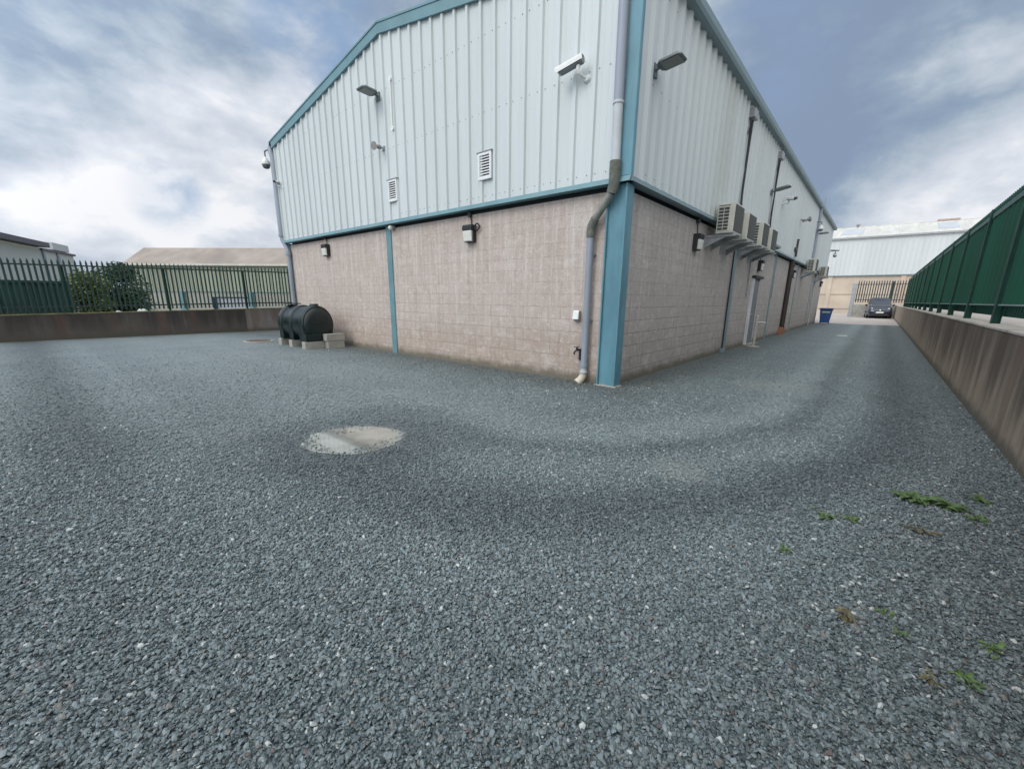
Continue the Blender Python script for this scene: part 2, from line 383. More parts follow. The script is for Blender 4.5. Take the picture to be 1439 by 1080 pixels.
def mat_stone():
    m, t, b = newmat('slate_chip')
    P = world_pos(t); g = ground_colour(t, P)
    oi = t.new('ShaderNodeObjectInfo').outputs['Random']
    w = t.new('ShaderNodeTexWhiteNoise', noise_dimensions='1D'); t.link(oi, w.inputs['W'])
    s = t.new('ShaderNodeSeparateColor'); t.link(w.outputs['Color'], s.inputs[0]); r2 = s.outputs[0]; r3 = s.outputs[1]
    c = t.mix(oi, (.038,.057,.063), (.268,.33,.344))
    c = t.mix(t.ramp(r2, .93, .95), c, (.20,.185,.165))
    c = t.mix(t.ramp(r2, .994, .995), c, (.14,.085,.075))
    c = t.mix(t.ramp(r3, .980, .982), c, (.66,.68,.66))
    c = t.mix(t.ramp(t.noise(P, 220, 4, .6), .35, .7, 0, .3), c, (.30,.34,.35))
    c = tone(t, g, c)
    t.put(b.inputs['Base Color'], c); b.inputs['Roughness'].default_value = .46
    return m
M['stone'] = mat_stone()
def mat_puddle():
    m, t, b = newmat('shallow_puddle')
    P = world_pos(t)
    t.put(b.inputs['Base Color'], t.mix(t.ramp(t.noise(P, 3, 6, .6), .35, .65), (.22,.22,.19), (.34,.335,.295)))
    b.inputs['Roughness'].default_value = .03; b.inputs['IOR'].default_value = 1.33
    b.inputs['Coat Weight'].default_value = 1; b.inputs['Coat IOR'].default_value = 1.4; b.inputs['Coat Roughness'].default_value = .02
    t.link(t.bump(t.noise(P, 9, 3, .5), .015, .01), b.inputs['Normal'])
    return m
M['puddle'] = mat_puddle()
M['grass'] = mat('rough_grass_soil', (.15,.145,.075), .95, 0, .4, 2.5, .4, (1,1,1), (.21,.17,.11), .6)
M['field'] = mat('distant_ground', (.13,.14,.085), .95, 0, .3, .15, .1, (1,1,1), (.2,.18,.14), .5)
M['yard2'] = mat('pinkish_yard', (.40,.36,.335), .9, 0, .1, .8, .1)

# ------------------------------------------------------------------ camera (photo is a slightly off-centre crop)
f_px, pit, yaw, roll = 586.66, .2454, .7067, .0104
CAM = Vector((-6.5719, -3.2751, 1.4855))
F = Vector((math.cos(yaw)*math.cos(pit), math.sin(yaw)*math.cos(pit), -math.sin(pit)))
Rt = Vector((math.sin(yaw), -math.cos(yaw), 0)); Up = Rt.cross(F)
R2 = Rt*math.cos(roll) + Up*math.sin(roll); U2 = -Rt*math.sin(roll) + Up*math.cos(roll)
cd = bpy.data.cameras.new('camera'); cam = bpy.data.objects.new('camera', cd); COL.objects.link(cam)
cam.matrix_world = Matrix(((R2.x, U2.x, -F.x, CAM.x), (R2.y, U2.y, -F.y, CAM.y), (R2.z, U2.z, -F.z, CAM.z), (0,0,0,1)))
cd.sensor_width = 36; cd.lens = f_px/1439*36; cd.shift_y = 26.22/1439; cd.clip_start = .05; cd.clip_end = 3000
scene.camera = cam

# ------------------------------------------------------------------ ground
def sheet(name, poly, z, m, kind='structure'):
    o = MB().add([(x, y, z) for x, y in poly], [tuple(range(len(poly)))]).build(name, m)
    return tag(o, kind=kind)
sheet('ground', [(-1500,-1500),(1500,-1500),(1500,1500),(-1500,1500)], -.06, M['field'])
sheet('gravel_yard', [(-40,-4.6),(31.2,-4.6),(31.05,.2),(31.2,17.5),(-40,17.5)], 0, M['gravel'])
sheet('concrete_apron', [(31.2,-4.6),(50.2,-4.6),(50.2,-1.0),(110,-1.0),(110,60),(31.2,60)], -.004, M['apron'])
# raised ground behind the two retaining walls
MB().box(-60, 90, -70, -4.82, -.05, 1.06).build('neighbouring_yard', M['yard2'])
tag(bpy.data.objects['neighbouring_yard'], kind='structure')
vg = MB().prism([(-60,17.45,-.05),(-60,17.45,.70),(-60,18.3,.72),(-60,20.5,.02),(-60,20.5,-.05)], (100,0,0)).build('grass_bank', M['grass']); tag(vg, kind='structure')

def blob(cx, cy, ra, rb, ang, n, seed, amp=.16):
    pts = []
    for i in range(n):
        a = 2*math.pi*i/n
        k = 1 + amp*mnoise.noise(Vector((math.cos(a)*1.3+seed, math.sin(a)*1.3, seed))) + .05*mnoise.noise(Vector((math.cos(a)*6, math.sin(a)*6, seed)))
        u, v = ra*k*math.cos(a), rb*k*math.sin(a)
        pts.append((cx + u*math.cos(ang) - v*math.sin(ang), cy + u*math.sin(ang) + v*math.cos(ang)))
    return pts
PUD_ANG = math.atan2(-.76, .65)
sheet('puddle', blob(PUD[0], PUD[1], .525, .46, PUD_ANG, 128, 3.1, .14), .005, M['puddle'])

# loose slate chips, real stones where they can be told apart (denser close to where the photo was taken)
def gravel_stones():
    vs = []; fs = []; idx = {}
    step = .25
    def vid(i, j):
        if (i, j) not in idx:
            idx[(i, j)] = len(vs); vs.append((i*step, j*step, .002))
        return idx[(i, j)]
    fd = Vector((F.x, F.y)).normalized()
    for i in range(-90, 60):
        for j in range(-18, 68):
            x = (i+.5)*step; y = (j+.5)*step
            dx = x-CAM.x; dy = y-CAM.y; r = math.hypot(dx, dy)
            if r > 17 or r < .25: continue
            if r > 1.6 and (dx*fd.x+dy*fd.y)/r < math.cos(R(72)): continue
            if r < 1.6 and (dx*fd.x+dy*fd.y) < -.6: continue
            if x > -.02 and y > -.02: continue
            if y < -4.45: continue
            fs.append((vid(i, j), vid(i+1, j), vid(i+1, j+1), vid(i, j+1)))
    me = bpy.data.meshes.new('gravel_stones'); me.from_pydata(vs, [], fs); me.update(); me.materials.append(M['stone'])
    o = bpy.data.objects.new('gravel_stones', me); COL.objects.link(o); tag(o, kind='stuff')
    ng = bpy.data.node_groups.new('scatter_stones', 'GeometryNodeTree')
    ng.interface.new_socket('Geometry', in_out='INPUT', socket_type='NodeSocketGeometry')
    ng.interface.new_socket('Geometry', in_out='OUTPUT', socket_type='NodeSocketGeometry')
    N = ng.nodes; L = ng.links
    gi = N.new('NodeGroupInput'); go = N.new('NodeGroupOutput')
    pos = N.new('GeometryNodeInputPosition')
    dist = N.new('ShaderNodeVectorMath'); dist.operation = 'DISTANCE'; L.new(pos.outputs[0], dist.inputs[0]); dist.inputs[1].default_value = (CAM.x, CAM.y, 0)
    m0 = N.new('ShaderNodeMath'); m0.operation = 'MULTIPLY_ADD'; L.new(dist.outputs['Value'], m0.inputs[0]); m0.inputs[1].default_value = -1/2.7; m0.inputs[2].default_value = 2.4/2.7
    m1 = N.new('ShaderNodeMath'); m1.operation = 'MINIMUM'; L.new(m0.outputs[0], m1.inputs[0]); m1.inputs[1].default_value = 0
    m2 = N.new('ShaderNodeMath'); m2.operation = 'EXPONENT'; L.new(m1.outputs[0], m2.inputs[0])
    mr = N.new('ShaderNodeMath'); mr.operation = 'MULTIPLY'; L.new(m2.outputs[0], mr.inputs[0]); mr.inputs[1].default_value = 10500
    # none in the puddle
    pd = N.new('ShaderNodeVectorMath'); pd.operation = 'DISTANCE'; L.new(pos.outputs[0], pd.inputs[0]); pd.inputs[1].default_value = (PUD[0], PUD[1], 0)
    nzp = N.new('ShaderNodeTexNoise'); L.new(pos.outputs[0], nzp.inputs['Vector']); nzp.inputs['Scale'].default_value = 5; nzp.inputs['Detail'].default_value = 5
    mp = N.new('ShaderNodeMath'); mp.operation = 'MULTIPLY_ADD'; L.new(nzp.outputs[0], mp.inputs[0]); mp.inputs[1].default_value = .34; L.new(pd.outputs['Value'], mp.inputs[2])
    pm = N.new('ShaderNodeMapRange'); L.new(mp.outputs[0], pm.inputs[0])
    pm.inputs[1].default_value = .645; pm.inputs[2].default_value = .675; pm.inputs[3].default_value = 0; pm.inputs[4].default_value = 1
    mu = N.new('ShaderNodeMath'); mu.operation = 'MULTIPLY'; L.new(mr.outputs[0], mu.inputs[0]); L.new(pm.outputs[0], mu.inputs[1])
    sd = N.new('ShaderNodeVectorMath'); sd.operation = 'DISTANCE'; L.new(pos.outputs[0], sd.inputs[0]); sd.inputs[1].default_value = (-2.92, -2.15, 0)
    sm = N.new('ShaderNodeMapRange'); L.new(sd.outputs['Value'], sm.inputs[0])
    sm.inputs[1].default_value = .1; sm.inputs[2].default_value = .5; sm.inputs[3].default_value = .15; sm.inputs[4].default_value = 1
    mu2 = N.new('ShaderNodeMath'); mu2.operation = 'MULTIPLY'; L.new(mu.outputs[0], mu2.inputs[0]); L.new(sm.outputs[0], mu2.inputs[1])
    dp = N.new('GeometryNodeDistributePointsOnFaces'); L.new(gi.outputs[0], dp.inputs['Mesh']); L.new(mu2.outputs[0], dp.inputs['Density'])
    join = N.new('GeometryNodeJoinGeometry')
    for k in range(6):
        ico = N.new('GeometryNodeMeshIcoSphere'); ico.inputs['Radius'].default_value = 1; ico.inputs['Subdivisions'].default_value = 1 if k % 2 else 2
        sp = N.new('GeometryNodeSetPosition'); L.new(ico.outputs['Mesh'], sp.inputs['Geometry'])
        p2 = N.new('GeometryNodeInputPosition'); ad = N.new('ShaderNodeVectorMath'); ad.operation = 'ADD'
        L.new(p2.outputs[0], ad.inputs[0]); ad.inputs[1].default_value = (k*7.3, k*3.1, 11+k)
        nz = N.new('ShaderNodeTexNoise'); L.new(ad.outputs[0], nz.inputs['Vector']); nz.inputs['Scale'].default_value = .9; nz.inputs['Detail'].default_value = 1
        sb = N.new('ShaderNodeVectorMath'); sb.operation = 'SUBTRACT'; L.new(nz.outputs['Color'], sb.inputs[0]); sb.inputs[1].default_value = (.5,.5,.5)
        sc = N.new('ShaderNodeVectorMath'); sc.operation = 'SCALE'; L.new(sb.outputs[0], sc.inputs[0]); sc.inputs['Scale'].default_value = 1.5
        L.new(sc.outputs[0], sp.inputs['Offset'])
        tr = N.new('GeometryNodeTransform'); L.new(sp.outputs[0], tr.inputs['Geometry']); tr.inputs['Scale'].default_value = (1, (.62,.8,.7,.9,.55,.75)[k], (.42,.58,.36,.5,.45,.32)[k])
        sm_ = N.new('GeometryNodeSetMaterial'); L.new(tr.outputs[0], sm_.inputs['Geometry']); sm_.inputs['Material'].default_value = M['stone']
        g2 = N.new('GeometryNodeGeometryToInstance'); L.new(sm_.outputs[0], g2.inputs[0]); L.new(g2.outputs[0], join.inputs[0])
    ip = N.new('GeometryNodeInstanceOnPoints'); lift = N.new('FunctionNodeRandomValue'); lift.data_type = 'FLOAT_VECTOR'; lift.inputs[0].default_value = (0,0,-.002); lift.inputs[1].default_value = (0,0,.009); lift.inputs['Seed'].default_value = 21
    sp0 = N.new('GeometryNodeSetPosition'); L.new(dp.outputs['Points'], sp0.inputs['Geometry']); L.new(lift.outputs[0], sp0.inputs['Offset'])
    L.new(sp0.outputs[0], ip.inputs['Points']); L.new(join.outputs[0], ip.inputs['Instance'])
    ip.inputs['Pick Instance'].default_value = True
    ri = N.new('FunctionNodeRandomValue'); ri.data_type = 'INT'; ri.inputs[4].default_value = 0; ri.inputs[5].default_value = 5
    L.new(ri.outputs[2], ip.inputs['Instance Index'])
    rr = N.new('FunctionNodeRandomValue'); rr.data_type = 'FLOAT_VECTOR'; rr.inputs[0].default_value = (-.8,-.8,0); rr.inputs[1].default_value = (.8,.8,6.283); rr.inputs['Seed'].default_value = 4
    L.new(rr.outputs[0], ip.inputs['Rotation'])
    rs = N.new('FunctionNodeRandomValue'); rs.data_type = 'FLOAT'; rs.inputs[2].default_value = 0; rs.inputs[3].default_value = 1; rs.inputs['Seed'].default_value = 9
    pw = N.new('ShaderNodeMath'); pw.operation = 'POWER'; L.new(rs.outputs[1], pw.inputs[0]); pw.inputs[1].default_value = 2.5
    ma = N.new('ShaderNodeMath'); ma.operation = 'MULTIPLY_ADD'; L.new(pw.outputs[0], ma.inputs[0]); ma.inputs[1].default_value = .0105; ma.inputs[2].default_value = .0047
    L.new(ma.outputs[0], ip.inputs['Scale'])
    L.new(ip.outputs[0], go.inputs[0])
    md = o.modifiers.new('scatter', 'NODES'); md.node_group = ng
gravel_stones()

# ------------------------------------------------------------------ main building
LW, LR_, HW, HE, HR = 12.85, 31.0, 3.3, 6.25, 7.32
def rake(y): return HE + (HR-HE)*(1-abs(y-LW/2)/(LW/2))
bld = thing('industrial_unit', 'large unit clad in pale ribbed sheeting with teal trim above pinkish block walls', 'building')
MB().box(.1, .32, .26, LW-.1, -.05, HW-.11).build('gable_block_wall', M['block_warm'], bld)
MB().box(.26, LR_-.1, .1, .32, -.05, HW-.11).build('side_block_wall', M['block_shaded'], bld)
MB().box(.20,.30,.2,LW-.12,HW-.11,HW+.1).box(.30,LR_-.12,.2,.30,HW-.11,HW+.1).build('shade_strip', M['vent_dark'], bld)  # dark strip added to stand in for the shade under the flashing
b = MB().box(.32, LR_-.1, LW-.32, LW-.1, -.05, HE); b.box(LR_-.32, LR_-.1, .32, LW-.32, -.05, HE)
b.build('rear_wall', M['block_shaded'], bld)

def ribbed(L0, L1, step, first, put, z0, ztop, depth=.042, base=.085, top=.055, extra=()):
    """trapezoid-rib sheet with two shallow swages between ribs. put(u, out, z) -> point"""
    br = [(L0, 0.0)]
    u = first
    while u < L1 - base:
        if u - base/2 > L0:
            br += [(u-base/2, 0), (u-top/2, depth), (u+top/2, depth), (u+base/2, 0)]
        for q in (.33, .66):
            s = u + step*q
            if s + .02 < L1 and s > L0: br += [(s-.016, 0), (s-.006, .0045), (s+.006, .0045), (s+.016, 0)]
        u += step
    br.append((L1, 0.0))
    for e in extra: br.append((e, None))
    br.sort(key=lambda q: q[0])
    out = []
    for i, (u, o) in enumerate(br):
        if o is None:
            a = br[i-1]; c = br[i+1]
            o = a[1] + (c[1]-a[1])*(u-a[0])/max(1e-6, c[0]-a[0])
        out.append((u, o))
    vs = []; fs = []
    for u, o in out: vs += [put(u, o, z0), put(u, o, ztop(u))]
    for i in range(len(out)-1): fs.append((2*i, 2*i+2, 2*i+3, 2*i+1))
    return vs, fs
def sheet_mesh(vs, fs, name, m, parent, th=.006):
    o = MB().add(vs, fs).build(name, m, parent, recalc=False)
    s = o.modifiers.new('thickness', 'SOLIDIFY'); s.thickness = th; s.offset = 0
    return o
vs, fs = ribbed(.0, LW, .355, .335, lambda u, o, z: (-o, u, z), HW+.03, lambda u: rake(u)+.02, extra=(LW/2,))
sheet_mesh(vs, fs, 'gable_cladding', M['cladding'], bld)
vs, fs = ribbed(.0, LR_, .352, .40, lambda u, o, z: (u, -o, z), HW+.03, lambda u: HE-.02, depth=.058, base=.175, top=.075)
sheet_mesh(vs, fs, 'side_cladding', M['cladding'], bld)
# screws
b = MB()
for zz in (3.47, 4.95, 6.2):
    for k in range(36):
        y = .335+.355*k
        for dy in (-.09, .09):
            if y+dy < LW-.1 and zz < rake(y)-.12: b.lathe([(.010,0),(.010,.006),(.006,.010)], (-.001, y+dy+random.uniform(-.02,.02), zz), (-1,0,0), 6)
for zz in (3.47, 4.75, 6.0):
    for k in range(50):
        x = .40+.352*k+.176
        b.lathe([(.010,0),(.010,.006),(.006,.010)], (x, -.001, zz), (0,-1,0), 6)
tag(b.build('cladding_screws', M['grey_metal'], bld), kind='stuff')
# roof
b = MB()
for y0, y1 in ((-.10, LW/2), (LW/2, LW+.10)):
    z0 = rake(y0)+.07; z1 = rake(y1)+.07
    b.prism([(-.02,y0,z0),(-.02,y1,z1),(-.02,y1,z1+.05),(-.02,y0,z0+.05)], (LR_+.04,0,0))
b.build('roof', M['cladding'], bld)
# teal verge along the rakes
b = MB()
for y0, y1 in ((-.14, LW/2), (LW/2, LW+.14)):
    z0, z1 = rake(y0), rake(y1)
    b.prism([(-.075,y0,z0-.03),(-.075,y1,z1-.03),(-.075,y1,z1+.20),(-.075,y0,z0+.20)], (.055,0,0))
    b.prism([(-.09,y0,z0+.17),(-.09,y1,z1+.17),(-.09,y1,z1+.21),(-.09,y0,z0+.21)], (.30,0,0))
b.build('verge_trim', M['teal_trim'], bld)
# gutters
b = MB()
for s, yy in ((-1, 0), (1, LW)):
    pr = [(.02,.0),(.175,.0),(.205,.05),(.205,.17),(.19,.17),(.19,.055),(.165,.015),(.02,.015)]
    b.prism([(-.05, yy+s*p, HE-.03+q) for p, q in pr], (LR_+.1, 0, 0))
    b.prism([(-.075, yy+s*p, HE-.03+q) for p, q in ((.02,0),(.175,0),(.205,.05),(.205,.17),(.02,.17))], (.025,0,0))
b.build('gutter', M['gutter'], bld)
# drip flashing at the foot of the cladding
b = MB().prism([(-.05,-.05,HW+.045),(-.075,-.05,HW-.035),(.11,-.05,HW-.035),(.11,-.05,HW-.015),(-.055,-.05,HW-.015),(-.03,-.05,HW+.045)], (0, LW+.06, 0))
b.build('drip_flashing', M['teal_trim'], bld)
b = MB().prism([(-.03,-.05,HW+.045),(-.03,-.075,HW-.035),(-.03,.11,HW-.035),(-.03,.11,HW-.015),(-.03,-.055,HW-.015),(-.03,-.03,HW+.045)], (LR_, 0, 0))
b.build('drip_flashing', M['gutter'], bld)
# corner flashing above, steel stanchion below
b = MB().box(-.052,-.044,-.052,.135,HW+.05,HE+.1); b.box(-.044,.02,-.060,-.052,HW+.05,HE+.1)
b.build('corner_flashing', M['teal'], bld)
b = MB().box(.03,.2,.045,.33,0,HW-.04); b.box(.0,.24,.012,.045,0,HW-.04); b.box(-.012,.2,.33,.355,0,HW-.04)
b.build('corner_stanchion', M['teal'], bld, bevel=.004)
MB().box(-.05,.22,-.03,.38,-.05,.012).build('stanchion_base', M['cap'], bld, bevel=.008)
# stanchions let into the walls
MB().box(.07,.15,6.55,6.76,-.03,HW-.05).build('stanchion', M['teal_trim'], bld, bevel=.004)
b = MB().box(.05,.15,LW-.22,LW-.02,-.03,HW-.05).build('stanchion', M['teal'], bld, bevel=.004)
for x, w in ((6.95,.36),(13.0,.24),(19.0,.24),(25.2,.2)):
    MB().box(x, x+w, .085, .15, -.03, HW-.05).build('stanchion', M['gutter'], bld, bevel=.004)

def pipe_part(pts, r, name, m, seg=14, collars=()):
    b = MB().tube(pts, r, seg)
    for c, ax, rr, l in collars: b.lathe([(rr,-l/2),(rr,l/2)], c, ax, seg)
    o = b.build(name, m, bld, auto=45)
    return o
# near corner downpipe: grey stack, mossy offset, grey lower run, clay shoe
p0 = pipe_part([(-.11,.225,HE+.02),(-.11,.205,4.35)], .073, 'downpipe', M['pipe'])
pipe_part([(-.11,.205,4.35),(-.11,.19,3.5)], .071, 'downpipe', M['pipe_pale'], collars=[((-.11,.205,4.35),(0,0,1),.083,.035)])
b = MB().tube([(-.11,.19,3.56),(-.11,.19,3.32),(-.10,.20,3.22),(-.09,.235,3.12)], [.088,.085,.083,.08], 14)
b.build('pipe_bend', M['pipe_mossy'], bld, auto=50)
b = MB().tube([(-.02,.545,2.78),(-.005,.615,2.68),(.0,.63,2.60),(.0,.63,2.50)], .072, 14)
b.build('pipe_bend', M['pipe_mossy'], bld, auto=50)
pipe_part([(-.09,.235,3.12),(-.02,.545,2.78)], .060, 'downpipe', mat('mossy_grey_pipe', (.26,.275,.25), .7, 0, .2, 9, .1, (1,1,1), (.12,.13,.09), .8))
pipe_part([(.0,.63,2.50),(.0,.63,.30)], .058, 'downpipe', M['pipe'], collars=[((0,.63,.32),(0,0,1),.070,.07)])
pipe_part([(.0,.63,.30),(.0,.63,.17)], .056, 'downpipe', M['pipe_pale'], collars=[((0,.63,.20),(0,0,1),.072,.03)])
b = MB().tube([(.0,.63,.17),(.0,.635,.13),(-.03,.66,.06),(-.10,.70,.0)], [.062,.065,.068,.074], 14)
b.build('pipe_shoe', M['clay'], bld, auto=50)
for zz in (2.2, 1.1):
    MB().box(-.0,.1,.555,.575,zz,zz+.03).build('pipe_bracket', M['grey_metal'], bld)
# far left corner downpipe
pipe_part([(-.05,LW+.14,HE+.02),(-.06,LW+.1,HE-.15),(-.06,LW+.02,HE-.3),(-.06,LW+.02,3.50)], .085, 'downpipe', M['pipe'], collars=[((-.06,LW+.02,3.52),(0,0,1),.1,.08)])
pipe_part([(-.06,LW+.02,3.5),(-.05,LW-.0,3.36),(.0,LW-.16,3.10),(.0,LW-.22,2.98),(.0,LW-.22,2.9)], .072, 'downpipe', M['pipe'], collars=[((.0,LW-.22,2.92),(0,0,1),.088,.1)])
pipe_part([(.0,LW-.22,2.9),(.0,LW-.22,.0)], .066, 'downpipe', M['pipe'])
# side wall pipes
pipe_part([(6.80,.05,HW-.05),(6.80,.05,.12)], .022, 'downpipe', M['black'])
MB().box(6.72,6.88,-.03,.09,.0,.13).build('pipe_foot', M['gutter'], bld, bevel=.01)
pipe_part([(9.95,-.03,HE-.05),(9.95,-.03,HW+.2)], .05, 'downpipe', M['galv'])
pipe_part([(22.0,-.10,HE+.02),(22.0,-.10,HW+.3)], .085, 'downpipe', M['pipe'])
pipe_part([(26.4,.03,HW-.1),(26.4,.03,.0)], .03, 'downpipe', M['pipe_pale'])
pipe_part([(16.4,-.02,4.12),(16.4,-.02,3.40)], .11, 'flue_pipe', M['brown_pipe'], collars=[((16.4,-.02,4.1),(0,0,1),.125,.05)])
MB().box(15.9,16.3,-.14,-.02,3.62,3.75).build('flue_bracket', M['brown_pipe'], bld)
pipe_part([(16.4,.0,3.24),(16.4,.0,.30)], .095, 'soil_pipe', M['brown_pipe'])
MB().box(16.1,16.32,-.08,.1,0,.33).box(16.48,16.75,-.08,.1,0,.33).build('brick_pier', M['brick'], bld, bevel=.006)
for x in (9.0, 13.2, 17.5):
    MB().box(x,x+.05,.06,.1,1.6,HW-.1).build('cable_conduit', M['galv'], bld)
# side door, ajar in its frame
fr = MB().box(9.62,9.72,.02,.12,0,2.22); fr.box(10.74,10.78,.07,.12,0,2.22)
dr = MB().box(9.75,10.70,.065,.095,.03,2.14).build('door', M['door'], bld, bevel=.004)
fr.build('door_frame', M['door_white'], bld, bevel=.004)
MB().box(9.60,10.82,-.02,.13,2.22,2.31).build('door_lintel', M['black'], bld)
MB().tube([(9.86,.065,1.05),(9.86,.015,1.05),(9.98,.015,1.05)], .012, 8).build('door_handle', M['steel'], dr)
MB().box(9.6,10.82,-.12,.1,-.02,.03).build('door_step', M['concrete'], bld)
# louvre vents in the gable
def vent(y0, y1, z0, z1):
    fr = MB(); t = .045
    fr.box(-.065,-.02,y0,y1,z0,z0+t); fr.box(-.065,-.02,y0,y1,z1-t,z1); fr.box(-.065,-.02,y0,y0+t,z0+t,z1-t); fr.box(-.065,-.02,y1-t,y1,z0+t,z1-t)
    v = fr.build('louvre_vent', M['vent_white'], bld)
    MB().box(-.024,-.016,y0+t,y1-t,z0+t,z1-t).build('vent_recess', M['vent_dark'], v)
    s = MB(); n = 8
    for k in range(n):
        z = z0+t+(z1-z0-2*t)*(k+.5)/n
        s.prism([(-.06,y0+t,z-.022),(-.056,y0+t,z-.026),(-.026,y0+t,z+.006),(-.03,y0+t,z+.01)], (0,y1-y0-2*t,0))
    s.build('louvre_blades', M['vent_white'], v)
    MB().box(-.07,-.0,y0-.03,y1+.03,z1,z1+.02).build('vent_flashing', M['grey_metal'], v)
vent(6.0, 6.36, 3.76, 4.24); vent(2.88, 3.24, 3.76, 4.24)
# white conduit with two end boxes on the gable
cn = thing('surface_conduit', 'thin white vertical conduit between two round white boxes on the gable cladding', 'conduit', (-.04,6.04,5.3))
MB().tube([(-.022,0,0),(-.022,0,1.0)], .021, 8).build('tube', M['white'], cn)
for z in (0, 1.0): MB().lathe([(.05,.04),(.05,-.02),(.04,-.04),(.015,-.05)], (0,0,z), (-1,0,0), 12).build('end_box', M['white'], cn, auto=40)

# ------------------------------------------------------------------ wall lights
# local frame: wall plane is x = 0, out of the wall is -x, along the wall is y
def wall_light(label, loc, rz, cable=.3, coil=False):
    t = thing('wall_light', label, 'wall light', loc, rz, 'bulkhead lights along the block walls')
    b = MB().box(-.10,0,-.14,.14,-.17,.17); b.prism([(-.155,-.14,.06),(-.10,-.14,.05),(-.10,-.14,.175),(-.135,-.14,.175),(-.16,-.14,.14)], (0,.28,0))
    b.box(-.13,-.10,-.05,.05,-.185,-.165)
    b.build('housing', M['black'], t, bevel=.012)
    MB().prism([(-.10,-.125,-.165),(-.135,-.125,-.15),(-.155,-.125,.055),(-.10,-.125,.055)], (0,.25,0)).build('lens', M['lens'], t, bevel=.012)
    if cable:
        b = MB().tube([(-.03,-.03,.17),(-.025,-.015,.17+cable*.5),(-.03,.02,.17+cable)], .012, 8)
        b.lathe([(.045,0),(.05,.07),(.03,.10)], (-.035,.02,.17+cable-.05), (0,0,1), 10)
        b.build('cable', M['black'], t)
    if coil:
        b = MB(); n = 20
        b.tube([(-.05, -.21+.065*math.cos(2*math.pi*k/n), .12+.065*math.sin(2*math.pi*k/n)) for k in range(n+1)], .016, 8, False)
        b.build('cable_coil', M['black'], t)
    return t
wall_light('wall light with pale lens hanging near the green tank on the gable', (.1,9.98,2.87), 0, .2)
wall_light('wall light with a cable coil at its side, midway along the gable', (.1,3.6,2.81), 0, .22, True)
SIDE = R(90)   # turns the local frame so that out of the wall becomes -y
wall_light('wall light between the blue stanchion and the first air conditioner', (3.62,.1,2.74), SIDE, .28)
wall_light('wall light above the side door', (10.3,.1,2.66), SIDE, .25)
wall_light('small wall light just past the dark brown pipe', (17.5,.1,2.72), SIDE, .2)
wall_light('smallest wall light under the farthest air conditioner', (29.9,.1,2.66), SIDE, .2)

# ------------------------------------------------------------------ flat floodlights
def floodlight(label, loc, rz, tilt=14, s=1.0, wf=1.4):
    t = thing('floodlight', label, 'floodlight', loc, rz, 'flat grey floodlights high on the cladding')
    m = Matrix.Rotation(R(tilt), 3, 'Y')
    def P(x, y, z): return m @ Vector((x*s, y*s*wf, z*s))
    b = MB()
    out = [(-.12,-.10),(-.20,-.17),(-.62,-.17),(-.70,-.12),(-.70,.12),(-.62,.17),(-.20,.17),(-.12,.10)]
    n = len(out)
    vs = [P(x, y, 0) for x, y in out] + [P(x*.985, y*.9, .055 if -.65 < x < -.15 else .035) for x, y in out]
    b.add(vs, [tuple(range(n-1,-1,-1)), tuple(range(n,2*n))] + [(i,(i+1)%n,n+(i+1)%n,n+i) for i in range(n)])
    for k in range(6):
        x = -.25-.065*k
        b.add([P(x-.008,-.13,.05),P(x+.008,-.13,.05),P(x+.008,.13,.05),P(x-.008,.13,.05),P(x-.008,-.12,.085),P(x+.008,-.12,.085),P(x+.008,.12,.085),P(x-.008,.12,.085)],
              [(0,3,2,1),(4,5,6,7),(0,1,5,4),(1,2,6,5),(2,3,7,6),(3,0,4,7)])
    b.build('lamp_body', M['lamp_grey'], t)
    MB().add([P(-.22,-.14,-.004),P(-.63,-.14,-.004),P(-.63,.14,-.004),P(-.22,.14,-.004),P(-.22,-.14,-.012),P(-.63,-.14,-.012),P(-.63,.14,-.012),P(-.22,.14,-.012)],
             [(0,3,2,1),(4,5,6,7),(0,1,5,4),(1,2,6,5),(2,3,7,6),(3,0,4,7)]).build('lamp_lens', M['ac_grille'], t)
    b = MB().box(-.03,0,-.07,.07,-.1,.08); b.tube([(-.02,0,0),(-.08*s,0,0),P(-.16,0,.02)], .032*s, 10)
    b.build('mounting_arm', M['lamp_grey'], t)
    return t
floodlight('floodlight facing out from the gable beside the white conduit', (0,6.62,6.12), 0, 2, .72)
floodlight('large grey floodlight nearest the teal corner on the side wall', (.55,-.02,4.93), SIDE, 6, .66)
floodlight('floodlight on its pole among the cables above the air conditioners', (9.85,-.06,4.86), SIDE, 10, .74)
floodlight('floodlight beside the far grey downpipe, under the white dome camera', (22.4,-.02,5.0), SIDE, 4, .8)
floodlight('farthest floodlight sticking out at the end of the side wall', (30.8,-.02,4.85), SIDE, 2, .8)

